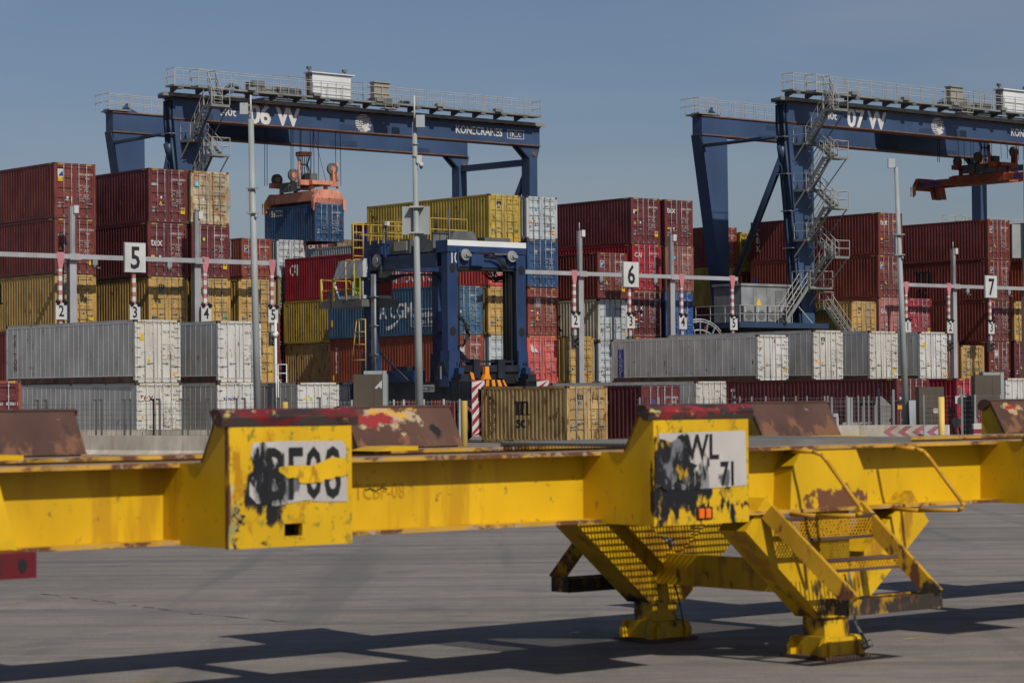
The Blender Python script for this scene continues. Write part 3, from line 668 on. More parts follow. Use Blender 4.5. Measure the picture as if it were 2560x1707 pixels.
# --- reefers in front
R = D(dst='R', ink='ink')
def rf(u, items, v=VR): return stack(u, v, items)
s = rf(59.71, [('R40', 'reefbeige', D(dst='R', ink='ink', lg='texr', num='TEMU 939667 0', code='45R1', dec='pTYo', label='cream reefer lettered tex at ground level behind the left fence')),
    ('R40', 'reefbeige', D(dst='R', ink='ink', num='TRIU 894932 0', code='45R1', dec='tyRo', label='long grey reefer lettered TRITON down its side, upper left'))])
side_text('T\nR\nI\nT\nO\nN', .40, 11.4, 2.15, M['mrn'], s[1], 12.2, corrug=False, bold=.02, line=.74, squeeze=1.0)
rf(64.13, [('R40', 'reef', D(dst='R', ink='inkblue', num='CRLU 197', code='45R1', dec='p', label='white reefer with blue CRONOS on its door at ground level left of the light pole')),
    ('R40', 'reef', D(dst='R', ink='ink', num='GESU 925', code='45R1', dec='', label='upper white reefer directly left of the left light pole'))])
text_front('CRONOS', .22, -1.0, 2.05, M['inkblue'], COL.objects[0] if 0 else [o for o in bpy.data.objects if o.get('label', '').startswith('white reefer with blue CRONOS')][0], 'logo', bold=.01, squeeze=.85, y=-.002)
rf(68.73, [('R40', 'reef', D(dst='R', ink='ink', num='TNCU 809704', code='45R1', dec='L', label='low white reefer right of the left light pole, below the yellow container'))])
rf(73.3, [('R40', 'reef', D(dst='R', ink='ink', dec='p', label='pale grey reefer sliver left of the brown cabinet at centre left'))], -101.5)
rf(95.19, [('R40', 'reefbeige', D(dst='R', ink='ink', num='TNLU 45', code='45R1', dec='p', label='low cream reefer between the red door and the long red tex side'))])
s = rf(100.02, [hid('R40', 'reef', 'reefers hidden under the front ones'), ('RS40', 'reef', D(dst='R', ink='ink', num='CRLU 684862 7', code='42R1', dec='pYt', label='long grey reefer with CRONOS in white on a blue strip down its side'))])
side_shape([(11.62, .32), (11.12, .32), (11.12, 1.98), (11.62, 1.98)], [(0, 1, 2, 3)], M['logoblue'], s[1], 12.2, 'logo', corrug=False, off=.004)
side_text('C\nR\nO\nN\nO\nS', .34, 11.52, 1.72, M['wht'], s[1], 12.2, corrug=False, bold=.01, line=.80, squeeze=1.05)
side_shape([(11.62, 2.0), (11.12, 2.0), (11.12, 2.3), (11.62, 2.3)], [(0, 1, 2, 3)], M['paper'], s[1], 12.2, 'logo', corrug=False, off=.004)
rf(104.56, [hid('R40', 'reef', 'reefers hidden under the front ones'), ('R40', 'reefbeige', D(dst='R', ink='ink', lg='mscr', num='CRLU 128', code='45R1', dec='tb', label='cream reefer with black m sc and a light blue sticker on its door'))])
rf(109.26, [hid('R40', 'reef', 'reefers hidden under the front ones'), ('R40', 'reefbeige', D(dst='R', ink='ink', num='CXRU 149259 7', code='45R1', dec='pYT', label='cream reefer immediately left of the right light pole'))])
rf(113.7, [hid('R40', 'reef', 'reefers hidden under the front ones'), ('R40', 'reef', D(dst='R', ink='ink', lg=None, num='TRIU 88847', code='45R1', dec='tyo', label='white reefer immediately right of the right light pole'))])
# --- front row
s = stack(73.31, VF, [('S20', 'mscold', D(dst='B', lg='mscr', num='MEDU 132081 6', code='22G1', dec='pwc', ink='ink', label='short yellow container on the ground with a large black m sc on its side'))])
vs, fs = msc_shapes(1.32); side_shape([(3.72 - a, b_ + .62) for a, b_ in vs], fs, M['ink'], s[0], 6.06, 'logo')
side_text('M\nE\nD\nI\nT\nE\nR\nR\nA\nN\nE\nA\nN', .22, 5.55, 2.0, M['ink'], s[0], 6.06, bold=.02, line=.62)
side_text('S\nH\nI\nP\nP\nI\nN\nG\n \nC\nO', .22, 5.22, 1.85, M['ink'], s[0], 6.06, bold=.02, line=.62)
s = stack(77.85, VF, [('S20', 'maroon', D(dst='B', lg='blu2', num='GLDU 514989 0', code='22G1', dec='', label='short dark red container on the ground right of the short yellow one'))])
side_text('GLDU\n514989 0\n22G1', .22, 3.1, 1.95, M['wht'], s[0], 6.06, bold=.01, line=.95)
s = stack(95.31, VF, [('H40', 'maroon', D(dst='A', lg='texlow', num='TEXU', dec='o', label='long dark red container on the ground with tex down its side, behind the right fence'))])
side_text('t\ne\nx', 1.05, 11.85, 1.95, M['wht'], s[0], 12.2, bold=.02, line=.62, squeeze=.85)
stack(99.9, VF, [('H40', 'crimson', D(dst='A', lg='cailow', dec='p', label='bright red container on the ground between the two brown cabinets'))])
stack(103.78, VF, [('R40', 'reef', D(dst='R', ink='ink', dec='p', label='grey reefer side at ground level at the right edge'))])
s = stack(43.63, VF, [('H40', 'brick', D(dst='A', num=None, dec='', doorcol='maroon', label='brick red container end at the far left edge, above the rusty guide plate'))])
_d = [o for o in s[0].children if o.name.startswith('door')][1]
text_front('TRLU', .17, .13, 1.95, M['wht'], _d, 'marking', y=.012, bold=.02, squeeze=.8); text_front('813561 1', .17, .60, 1.95, M['wht'], _d, 'marking', y=.012, bold=.02, squeeze=.8); text_front('45G1', .17, .60, 1.68, M['wht'], _d, 'marking', y=.012, bold=.02, squeeze=.8)
# hanging container
hang = container(98.5, -139.2, 12.83, 'S20', 'seco', 'A', None, 'PCIU 804902 2', '22G1', 'p', 'wht', 'dark blue container hanging in the air under the salmon spreader of crane 06')
side_text('SeCCO', .60, 5.25, 1.95, M['wht'], hang, 6.06, bold=.02, squeeze=.75); side_text('IN', .45, 5.6, 1.98, M['inkred'], hang, 6.06, bold=.01, squeeze=.75)
# ---------------------------------------------------------------- rubber tyred gantry cranes
def flight(b, p0, p1, wid=.8, m=0):
    """stair flight from p0 (top) to p1 (bottom) in the x-z plane, width along y"""
    p0, p1 = Vector(p0), Vector(p1)
    for dy in (0, wid):
        o = Vector((0, dy, 0)); b.beam(p0 + o, p1 + o, .05, .22, 1)
        for h in (.95, .5): b.cyl(p0 + o + Vector((0, 0, h)), p1 + o + Vector((0, 0, h)), .028, 4, m, cap=False)
        for i in range(4):
            q = (p0 + o).lerp(p1 + o, i / 3); b.cyl(q, q + Vector((0, 0, .95)), .025, 4, m, cap=False)
    n = max(3, int(abs(p0.z - p1.z) / .22))
    for i in range(1, n):
        q = p0.lerp(p1, i / n); b.box(q.x - .11, q.x + .11, q.y, q.y + wid, q.z - .02, q.z + .02, 1)
def landing(b, x0, x1, y0, y1, z, m=0):
    b.box(x0, x1, y0, y1, z - .16, z, 1)
    b.rail([(x0, y0, z), (x1, y0, z), (x1, y1, z)], 1.05, .028, 1.1, m); b.rail([(x0, y0, z), (x0, y1, z)], 1.05, .028, 1.1, m)
GX = 32.4
def crane(U0, V0, num, tx, label, spreader_x):
    t = thing('gantry_crane', label, 'gantry crane', uvz(U0, V0, 0), YAW, 'rubber tyred gantry cranes over the stacks')
    cb, ce = M['craneblue'], M['rustedge']
    for y0, x0, x1, nm in ((0.0, .88, GX, 'girder'), (9.2, 1.85, 33.0, 'girder')):
        b = MB(); b.box(x0, x1, y0, y0 + .95, 20.55, 21.80, 0); b.box(x0 - .05, x1 + .05, y0 - .1, y0 + 1.05, 20.47, 20.55, 1); b.box(x0 - .05, x1 + .05, y0 - .1, y0 + 1.05, 21.80, 21.86, 1)
        rp = random.Random(11 + int(y0))
        g = b.build(nm, [cb, ce], t)
        for k in range(7):
            p = MB()
            a = x0 + 1 + rp.random() * (x1 - x0 - 4); q = a + rp.uniform(.3, 2.6); z = rp.choice([20.56, 20.56, 21.2]); zz = z + rp.uniform(.25, .6)
            p.box(a, q, y0 - .003, y0, z, zz); p.build('paint_patch', M['craneblue2'], g)
    b = MB(); b.prism([(.95, 20.47), (3.5, 20.47), (3.42, 1.9), (2.72, 1.9)], 'y', 0, 1.05); b.box(.35, .95, 0.0, 1.05, 18.0, 20.47, 0) if 0 else None; b.box(.9, 3.55, -.03, 1.08, 20.40, 20.47, 1); b.build('leg', [cb, ce], t)
    b = MB(); b.prism([(1.85, 20.47), (4.35, 20.47), (4.5, 1.9), (4.05, 1.9), (3.75, 9.0)], 'y', 9.2, 10.3); b.build('leg', [cb, ce], t)
    for y, dx in ((0.0, 0.0), (9.2, .75)):
        b = MB(); b.box(31.45 + dx, 32.2 + dx, y + .05, y + .95, 1.9, 19.75, 0)
        b.prism([(30.45 + dx, 20.47), (32.5 + dx, 20.47), (32.25 + dx, 19.6), (31.45 + dx, 19.6)], 'y', y + .1, y + .35); b.prism([(30.45 + dx, 20.47), (32.5 + dx, 20.47), (32.25 + dx, 19.6), (31.45 + dx, 19.6)], 'y', y + .65, y + .9)
        b.cyl((31.9 + dx, y - .02, 19.9), (31.9 + dx, y + 1.0, 19.9), .17, 12, 1)
        b.tube([(32.32 + dx, y + .3, 20.4), (32.32 + dx, y + .3, 2)], .07, 6, 0); b.tube([(32.36 + dx, y + .6, 20.4), (32.36 + dx, y + .6, 2)], .06, 6, 0)
        b.build('leg', [cb, ce], t)
    b = MB(); b.beam((31.9, .9, 19.35), (32.6, 9.3, 19.55), .5, .45); b.build('cross_tie', [cb], t)
    b = MB(); b.beam((31.7, .9, 18.3), (31.2, 4.2, 12.0), .35, .35); b.build('brace', [cb], t)
    b = MB(); b.tube([(1.0, .5, 18.3), (4.3, 9.3, 9.0)], .27, 12); b.cyl((.75, .45, 18.9), (1.15, .6, 17.9), .3, 10, 0); b.build('brace', [M['craneblue2'], ce], t)
    b = MB(); b.tube([(.4, .5, 19.5), (1.9, 9.4, 19.7)], .13, 8); b.prism([(9.25, 20.4), (9.25, 19.2), (8.7, 19.2), (8.9, 19.8)], 'x', 1.7, 1.76); b.build('cross_tie', [M['craneblue2']], t)
    b = MB()
    for i, yy in enumerate((.12, .36, .62, .86)):
        b.tube([(.74, yy, 21.7), (.74, yy, 20.4), (.84, yy, 19.2), (1.4, yy, 14.5), (2.55, yy, 2.2)], (.09, .06, .10, .05)[i], 6, 0)
    for z in (19.5, 17, 14.5, 12, 9, 6): b.box(.9 + (20.4 - z) * .095 - .35, .9 + (20.4 - z) * .095 + .1, .05, .95, z, z + .06, 1)
    b.build('cable_pipes', [M['cranedk'], M['galv']], t)
    b = MB(); b.box(-.15, GX + .25, -.42, .05, 21.93, 22.08, 0); b.box(-.15, GX + .25, -.46, -.40, 21.90, 22.14, 0)
    for i in range(22): b.box(.3 + i * 1.5, .42 + i * 1.5, -.5, .1, 21.84, 21.95, 1)
    b.box(.3, GX + .1, .05, .9, 21.86, 22.12, 2); b.build('cable_tray', [M['cgrey'], M['cgreydk'], M['craneblue2']], t)
    # walkways
    b = MB(); b.box(.2, GX - .85, -1.25, -.2, 22.46, 22.58, 1); 
    for i in range(16): b.prism([(-1.2, 22.46), (-.1, 22.46), (-.1, 22.1)], 'x', .6 + i * 1.95, .75 + i * 1.95, 2); b.box(.5 + i * 1.95, .9 + i * 1.95, -1.3, -.9, 22.3, 22.5, 2)
    for i in range(5): b.box(5.9 + i * 5.3, 6.5 + i * 5.3, -1.4, -1.05, 22.58, 22.8, 1)
    # panels of railing with rounded gaps
    x = .3
    while x < GX - 1.2:
        x2 = min(x + 5.0, GX - .9)
        for yy in (-1.22, -.25):
            b.cyl((x, yy, 23.65), (x2, yy, 23.65), .026, 4, 0, cap=False); b.cyl((x, yy, 23.15), (x2, yy, 23.15), .024, 4, 0, cap=False)
            k = x
            while k <= x2 + .01: b.cyl((k, yy, 22.5), (k, yy, 23.65), .026, 4, 0, cap=False); k += 1.25
        x = x2 + .18
    b.rail([(.25, -1.22, 22.55), (.25, -.25, 22.55)], 1.1, .026); b.rail([(GX - .9, -1.22, 22.55), (GX - .9, -.25, 22.55)], 1.1, .026)
    b.build('walkway', [M['railing'], M['cgrey'], M['cgreydk']], t)
    b = MB(); b.box(1.9, 33.3, 9.9, 10.9, 21.95, 22.05, 1); b.box(1.5, 3.2, 9.1, 9.9, 21.95, 22.05, 1)
    x = 1.9
    while x < 33:
        x2 = min(x + 4.6, 33.2)
        for yy in (9.95, 10.85):
            for zz in (23.15, 22.6): b.cyl((x, yy, zz), (x2, yy, zz), .026, 4, 0, cap=False)
            k = x
            while k <= x2 + .01: b.cyl((k, yy, 22.0), (k, yy, 23.15), .026, 4, 0, cap=False); k += 1.15
        x = x2 + .18
    b.rail([(1.5, 9.1, 22.0), (3.2, 9.1, 22.0)], 1.1, .026); b.rail([(1.5, 9.1, 22.0), (1.5, 10.9, 22.0)], 1.1, .026)
    b.prism([(2.6, 21.86), (3.1, 22.55), (3.25, 22.55), (3.25, 21.86)], 'y', 9.5, 9.56, 2); b.prism([(3.25, 21.86), (3.25, 22.3), (3.9, 22.0), (4.1, 21.86)], 'y', 9.5, 9.56, 2)
    b.build('walkway', [M['railing'], M['cgrey'], cb], t)
    # stairs zigzag across the leg: landings L next to the leg, landings R further out
    def flight_y(b, p0, p1, x0, wid=.62):
        for dx in (0, wid):
            q0, q1 = Vector((x0 + dx, p0[0], p0[1])), Vector((x0 + dx, p1[0], p1[1])); b.beam(q0, q1, .05, .22, 1)
            for h in (.95, .5): b.cyl(q0 + Vector((0, 0, h)), q1 + Vector((0, 0, h)), .026, 4, 0, cap=False)
            for i in range(4): q = q0.lerp(q1, i / 3); b.cyl(q, q + Vector((0, 0, .95)), .022, 4, 0, cap=False)
        n = max(3, int(abs(p0[1] - p1[1]) / .22))
        for i in range(1, n): y_, z_ = p0[0] + (p1[0] - p0[0]) * i / n, p0[1] + (p1[1] - p0[1]) * i / n; b.box(x0, x0 + wid, y_ - .1, y_ + .1, z_ - .02, z_ + .02, 1)
    b = MB(); XL, XR = 1.45, 2.85
    zr = (21.15, 17.95, 14.6, 11.3); zl = (19.1, 15.95, 12.6, 9.35)
    landing(b, XL, XR, -2.2, -1.2, 22.5); flight_y(b, (-2.15, 22.5), (-2.95, 21.15), XR - .66)
    for i in range(4):
        landing(b, XL, XR, -3.75, -2.8, zr[i])
        if i < 3: landing(b, XL, XR, -1.2, -.05, zl[i])
        else: landing(b, 1.2, 3.4, -1.7, -.05, zl[i])
        flight_y(b, (-2.85, zr[i]), (-1.15, zl[i]), XL + .02)
        if i < 3: flight_y(b, (-1.2, zl[i]), (-2.85, zr[i + 1]), XR - .66)
        for xx in (XL, XR): b.beam((xx, -3.6, zr[i] - .1), (xx, -1.3, zr[i] - 2.3), .06, .06, 0 if i % 2 else 1); b.beam((xx, -1.1, zl[i] - .1), (xx, -.05, zl[i] - 1.2), .06, .06, 0)
    flight(b, (1.25, -1.5, 9.35), (-.9, -1.5, 7.0))
    b.build('stairs', [M['railing'], M['cgrey']], t)
    b = MB(); landing(b, 3.35, 4.3, -.9, .4, 8.0); flight_y(b, (-.9, 8.0), (-3.0, 5.6), 3.5); flight_y(b, (-3.0, 5.6), (-5.4, 2.6), 3.5); b.beam((.9, -.9, 8.0), (2.6, -.9, 6.6), .06, .06, 0); b.build('stairs', [M['railing'], M['cgrey']], t)
    # electrical house and its deck
    b = MB(); b.box(-5.0, 3.6, -1.2, 4.2, 6.55, 6.9, 2); b.box(-4.8, 2.4, -.4, 4, 6.0, 6.55, 3); b.rail([(-4.9, -1.15, 6.9), (.0, -1.15, 6.9)], 1.1, .03, 1.6); b.rail([(-4.9, -1.15, 6.9), (-4.9, 3, 6.9)], 1.1, .03, 1.6)
    for i in range(6): b.prism([(-4.6 + i * 1.1, 6.0), (-4.0 + i * 1.1, 6.0), (-3.9 + i * 1.1, 5.0), (-4.4 + i * 1.1, 5.2)], 'y', 0, 1.5, 3)
    b.build('equipment_deck', [M['railing'], M['cgrey'], M['craneblue2'], M['black']], t)
    b = MB(); b.box(-3.0, 1.55, .6, 3.2, 6.9, 9.40, 0); b.box(-3.1, 1.65, .5, 3.3, 9.40, 9.55, 0); b.box(-1.0 + 1.2, .9, .59, .6, 8.1, 9.1, 1)
    for i in range(9): b.box(-.95 + 1.2, .85, .57, .6, 8.15 + i * .1, 8.2 + i * .1, 0)
    for xx in (-1.9, -.6): b.box(xx, xx + .03, .59, .6, 7, 9.3, 1)
    b.quad([(-1.6, .58, 7.75), (-1.2, .58, 7.75), (-1.2, .58, 8.0), (-1.6, .58, 8.0)], 3); b.quad([(-1.6, .58, 8.0), (-1.2, .58, 8.0), (-1.2, .58, 8.25), (-1.4, .58, 8.6), (-1.6, .58, 8.25)], 2)
    eh = b.build('electrical_house', [M['galv'], M['cgreydk'], M['label_y'], M['logoblue']], t)  # walls get a darker grey in place of the shade falling on them
    for i in range(4):
        b = MB(); x = -4.0 + i * 1.15; b.box(x, x + 1.0, -.6, .4, 6.9, 8.0, 0); b.cyl((x + .5, -.62, 7.4), (x + .5, -.58, 7.4), .33, 16, 1); b.box(x + .02, x + .2, -.64, -.6, 7.5, 7.95, 2); b.build('cooling_unit', [M['galv'], M['cgreydk'], M['galvl']], t)
    b = MB()
    for k in (2.9, 2.75, 2.2): 
        for i in range(40):
            a, c = 2 * pi * i / 40, 2 * pi * (i + 1) / 40
            b.cyl((-6.9 + k * cos(a), .6, 4.2 + k * sin(a)), (-6.9 + k * cos(c), .6, 4.2 + k * sin(c)), .05, 5, 0, cap=False)
    for i in range(24): a = 2 * pi * i / 24; b.beam((-6.9 + .4 * cos(a), .55, 4.2 + .4 * sin(a)), (-6.9 + 2.85 * cos(a), .55, 4.2 + 2.85 * sin(a)), .10, .06, 1)
    for i in range(12): a = 2 * pi * (i + .5) / 12; b.beam((-6.9 + .4 * cos(a), .75, 4.2 + .4 * sin(a)), (-6.9 + 2.7 * cos(a), .75, 4.2 + 2.7 * sin(a)), .06, .05, 2)
    b.cyl((-6.9, .4, 4.2), (-6.9, 1.2, 4.2), .45, 14, 1); b.build('cable_reel', [M['galvl'], M['galv'], M['barr']], t)
    # sill beams and wheels
    for x in (3.2, 32.0):
        b = MB(); b.box(x - .8, x + .6, -3, 13.4, 1.5, 2.6, 0); b.build('sill_beam', [M['craneblue2']], t)
        for y in (-2.2, 1.2, 9.3, 12.6):
            wb = MB(); wb.cyl((x - .35, y, .75), (x + .25, y, .75), .75, 20, 0); wb.cyl((x - .38, y, .75), (x + .28, y, .75), .35, 14, 1); wb.build('wheel', [M['rubber'], M['galv']], t)
    # trolley
    b = MB(); b.box(tx - 3.9, tx + 4.2, .2, 9.8, 22.1, 22.4, 1); b.box(tx + .0, tx + 3.25, .0, .7, 22.75, 24.35, 0); b.prism([(-.15, 24.35), (.85, 24.35), (.85, 24.48), (-.15, 24.42)], 'x', tx - .15, tx + 3.5, 0)
    b.box(tx - .15, tx - .002, .1, .6, 22.9, 24.4, 1)
    for xx in (tx, tx + 3.0): b.cyl((xx, .4, 24.4), (xx, .4, 24.66), .05, 6, 1); b.box(xx - .15, xx + .15, .3, .5, 24.62, 24.82, 1)
    b.build('trolley', [M['house'], M['cgreydk'], M['cgrey']], t)
    b = MB(); b.box(tx - 4.6, tx - 3.7, .3, 1.3, 22.6, 23.5, 1); b.box(tx - 3.5, tx - 2.6, .5, 1.3, 22.6, 23.2, 0); b.cyl((tx - 2.5, .8, 22.9), (tx - .6, .8, 22.9), .38, 12, 1); b.cyl((tx - 2.5, 6.8, 22.9), (tx - .6, 6.8, 22.9), .38, 12, 1)
    b.tube([(tx - 6.8, .6, 22.75), (tx - 6.2, .6, 23.15), (tx - 5.6, .6, 22.9), (tx - 5.0, .6, 22.6)], .12, 6, 1); b.tube([(tx + 7.6, .6, 22.5), (tx + 8, .6, 22.95), (tx + 8.7, .6, 23.0), (tx + 9.0, .6, 22.6)], .12, 6, 1)
    b.rail([(tx - 3, .3, 22.4), (tx + 4.5, .3, 22.4)], 1.6, .026, 1.3); b.build('hoist_machinery', [M['cgrey'], M['cgreydk']], t)
    b = MB(); b.box(16.45, 17.75, -1.15, -.7, 22.85, 23.90, 0); b.box(16.4, 17.9, -1.25, -.6, 23.90, 23.97, 0); b.box(16.4, 17.85, -1.3, -.35, 22.35, 22.85, 1); b.box(17.0, 18.2, -1.7, -1.0, 22.1, 22.15, 2); b.rail([(17.0, -1.7, 22.1), (18.2, -1.7, 22.1)], .7, .02, .6)
    b.build('control_cabinet', [M['cab'], M['cgreydk'], M['railing']], t)
    # lettering
    wh = M['wht']; z0 = 20.62
    text_front(num[:2], 1.83, 6.85, z0 - .03, wh, t, y=-.006, bold=.032, squeeze=1.0, spacing=.94); text_front(num[2], 1.83, 9.05 if num[1] == '6' else 8.95, z0 - .03, wh, t, y=-.006, bold=.03, squeeze=1.0)
    text_front('.40t', .74, 4.55, 20.95, wh, t, y=-.006, bold=.015, squeeze=1.1)
    text_front('KONECRANES', .80, 24.5, 21.00, wh, t, y=-.006, bold=.018, squeeze=.84)
    text_front('TMEiC', .50, 29.5, 21.05, wh, t, y=-.006, bold=.01, squeeze=.80)
    b = MB()
    for (a, c, z1, z2) in ((29.3, 30.9, 20.9, 20.94), (29.3, 30.9, 21.5, 21.54), (29.3, 29.34, 20.9, 21.54), (30.86, 30.9, 20.9, 21.54)): b.box(a, c, -.006, 0, z1, z2)
    cx, cz, R0 = 16.35, 21.18, .62
    for i in range(11):
        z = cz - R0 + (i + .5) * 2 * R0 / 11; hw = math.sqrt(max(0, R0 * R0 - (z - cz) ** 2)) * 1.12
        b.quad([(cx - hw, -.006, z - .035), (cx + hw, -.006, z - .02 + (.02 if i % 2 else -.01)), (cx + hw, -.006, z + .022), (cx - hw, -.006, z + .024)])
    b.quad([(cx - .2, -.007, cz - .15), (cx + .35, -.007, cz - .2), (cx + .6, -.007, cz - .45), (cx + .1, -.007, cz - .6)])
    b.quad([(cx - .45, -.009, cz - .18), (cx + .45, -.009, cz - .18), (cx + .45, -.009, cz + .20), (cx - .45, -.009, cz + .20)])
    b.build('emblem', [wh], t); text_front('BEST', .44, cx - .44, cz - .14, M['ink'], t, 'emblem_lettering', y=-.013, bold=.008, squeeze=.82)
    # hoist ropes
    b = MB(); sx, sy0, sy1, sz = spreader_x
    for (xx, yy) in ((sx - 2.1, sy0), (sx - 1.9, sy0 + .3), (sx + 2.1, sy0), (sx + 1.9, sy0 + .3), (sx - 2.1, sy1), (sx - 1.9, sy1), (sx + 2.1, sy1), (sx + 1.8, sy1), (sx - 1.0, sy0 + .5), (sx + 1.0, sy1), (sx + .2, sy0), (sx + .3, sy1)):
        b.cyl((xx, yy, sz), (xx * .98 + sx * .02, yy, 22.2), .022, 4, 0, cap=False)
    b.cyl((sx - .5, sy0, sz), (sx + .6, sy0 + 1, 22.2), .015, 4, 0, cap=False); b.cyl((sx + .9, sy0, sz), (sx, sy0 + 1, 22.2), .015, 4, 0, cap=False)
    b.build('hoist_ropes', [M['black']], t)
    return t
c6 = crane(86.4, -139.3, '06W', 12.05, 'dark blue gantry crane lettered 06W with a white box on top, at the left', (13.3, 1.4, 4.6, 16.9))
c7 = crane(121.0, -117.2, '07W', 23.7, 'dark blue gantry crane lettered 07W at the right with zigzag grey stairs', (26.6, 2.2, 7.0, 19.6))
c8 = copy_tree(c7); c8.location = uvz(228.6, -195, -.4); c8['label'] = 'distant gantry crane top just visible above the stack at the right edge'
for ch in list(c8.children):
    if ch.name.startswith('lettering') or ch.name.startswith('emblem'): bpy.data.objects.remove(ch, do_unlink=True)
# ---------------------------------------------------------------- spreaders
def spreader(U0, V0, z, half, label, arm=False, col='sprd'):
    """local origin: container-side centre, z = container top; y from -half..+half"""
    t = thing('container_spreader', label, 'spreader', uvz(U0, V0, z)); s = M[col]
    b = MB(); hb = min(half, 3.0)
    b.box(-.55, .55, -hb + .25, hb - .25, .15, .95, 0); b.box(-1.0, -.55, -hb + .35, hb - .35, .2, .85, 0); b.box(.55, 1.0, -hb + .35, hb - .35, .2, .85, 0); b.build('main_frame', [s], t)
    if arm:
        for sg in (-1, 1):
            for sx in (-.8, .8):
                b = MB(); a, c = sorted((sg * (hb - .4), sg * (half - .5))); b.box(sx - .18, sx + .18, a, c, .22, .72, 0); b.build('telescopic_arm', [s], t)
    for sg in (-1, 1):
        b = MB(); y = sg * half; a, c = sorted((y, y - sg * .35))
        b.prism([(-1.22, 0.02), (1.22, 0.02), (1.22, .42), (.85, .95), (-.85, .95), (-1.22, .42)], 'y', a, c, 0)
        if sg < 0 and not arm:
            for i in range(10):
                for q in (-1, 1):
                    x0 = q * (.06 + i * .115)
                    if abs(x0) > 1.12: continue
                    b.quad([(x0, a - .004, .06), (x0 + q * .055, a - .004, .06), (x0 + q * (.055 - .13), a - .004, .36), (x0 - q * .13, a - .004, .36)], 1)
        b.build('end_beam', [s, M['mrn']], t)
        for sx in (-1, 1):
            f = MB(); x = sx * 1.24
            f.prism([(y - .02, .35), (y - sg * .34, .35), (y - sg * .28, -.35), (y - sg * .05, -.50)], 'x', x - .05, x + .06, 0)
            f.prism([(x - .15, .30), (x + .10 * sx + .02, .30), (x + .13 * sx, -.45), (x - .10, -.42)], 'y', y + sg * .02, y + sg * .09, 0)
            f.build('flipper', [s if sg < 0 else M['flip']], t)
    b = MB(); b.box(-.9, .9, -2.3, 2.3, 1.35, 1.62, 0); b.box(-1.6, 1.6, -1.9, -1.6, 1.3, 1.65, 0); b.box(-1.6, 1.6, 1.6, 1.9, 1.3, 1.65, 0)
    for yy in (-1.9, 1.7):
        for xx in (-.7, .5): b.box(xx, xx + .2, yy, yy + .25, .9, 1.4, 0)
    b.tube([(-1.6, -1.75, 1.2), (-1.6, -1.75, 2.9)], .09, 8, 0); b.tube([(1.6, -1.75, 1.2), (1.6, -1.75, 3.0)], .09, 8, 0); b.box(1.0, 1.2, -2.1, -1.7, 1.6, 2.5, 0); b.build('headblock', [s], t)
    for (xx, yy, zz) in ((-1.0, -.2, 2.1), (1.1, -1.9, 2.5), (-1.0, 1.8, 1.9), (1.3, 1.5, 2.0)):
        w_ = MB(); w_.cyl((xx, yy - .10, zz), (xx, yy + .10, zz), .42, 20, 0); w_.cyl((xx, yy - .13, zz), (xx, yy + .13, zz), .2, 14, 1); w_.prism([(xx - .2, 1.6), (xx + .25, 1.6), (xx + .32, zz), (xx + .1, zz + .1)], 'y', yy + .12, yy + .16, 2)
        w_.build('sheave', [M['cgreydk'], s, s], t)
    b = MB(); b.box(-1.25, -1.0, -1.0, -.2, .95, 1.55); b.box(-1.25, -1.0, .0, 1.1, .95, 1.6); b.box(-.3, .3, -1.2, -.6, 1.62, 2.2); b.build('junction_box', [M['cgreydk']], t)
    b = MB()
    for i in range(8):
        a = 2 * pi * i / 8; b.tube([(.75 * cos(a), .75 * sin(a), 1.6), (.28 * cos(a), .28 * sin(a), 2.9), (.48 * cos(a), .48 * sin(a), 3.5)], .03, 5, 0)
        for r_, zz in ((.52, 2.25), (.28, 2.9)): b.tube([(r_ * cos(a), r_ * sin(a), zz), (r_ * cos(a + pi / 4), r_ * sin(a + pi / 4), zz)], .025, 4, 0)
    b.cyl((0, 0, 3.5), (0, 0, 3.75), .56, 16, 1); b.build('cable_basket', [M['black'], s], t)
    return t
sp1 = spreader(98.5 + 1.219, -139.2 - 3.03, 15.46, 3.03, 'salmon spreader with red stripes gripping the hanging blue container')
sp2 = spreader(148.2, -121.9, 17.75, 6.1, 'long empty rust orange spreader hanging under crane 07 at the right', arm=True, col='sprd2')
for yy in (5.6, -3.6):
    vs, fs = text_data('BROMMA', .52, bold=.03, squeeze=.95)
    side_shape([(yy - p[0], p[1] + .28) for p in vs], fs, M['logoblue'], sp2, 12, corrug=False, x0=-.985)
b = MB()
for yy in (4.2, 4.7): b.prism([(yy, .2), (yy + .35, .2), (yy + .1, -.75), (yy - .2, -.75)], 'x', -.5, .3)
b.build('flipper', [M['sprd2']], sp2)
# ---------------------------------------------------------------- straddle carrier 10 : local x = U-72.3, y = -(V+91.5)
sc = thing('straddle_carrier', 'dark blue straddle carrier numbered 10 with yellow railings and a driver cab', 'straddle carrier', uvz(72.3, -91.5, 0))
S1, S2 = M['scblue'], M['scdark']
WW = 4.78
for (x0, x1, y0, y1, bw) in ((0, .60, 0, .45, 1), (4.22, WW, 0, .45, 1), (0, .56, 6.1, 6.6, 1), (4.22, WW, 6.1, 6.6, 1)):
    b = MB(); b.box(x0, x1, y0, y1, 2.9, 8.9, 0)
    cx = (x0 + x1) / 2
    b.prism([(x0 - .1, 2.6), (x1 + .1, 2.6), (x1, 4.3), (x0, 4.3)], 'y', y0 - .12, y1 + .12, 0)
    if y0 == 0:
        for z in (8.15, 5.2, 3.4): b.prism([(cx + .19 * cos(a * pi / 6), z + .23 * sin(a * pi / 6)) for a in range(12)], 'y', -.004, .001, 1)
    b.build('leg', [S1, M['black']], sc)
b = MB(); b.box(-.02, WW, -.05, .85, 8.92, 9.48, 0); b.box(-.02, WW, -.056, -.05, 9.22, 9.48, 1); b.build('top_crossbeam', [S1, M['house']], sc)
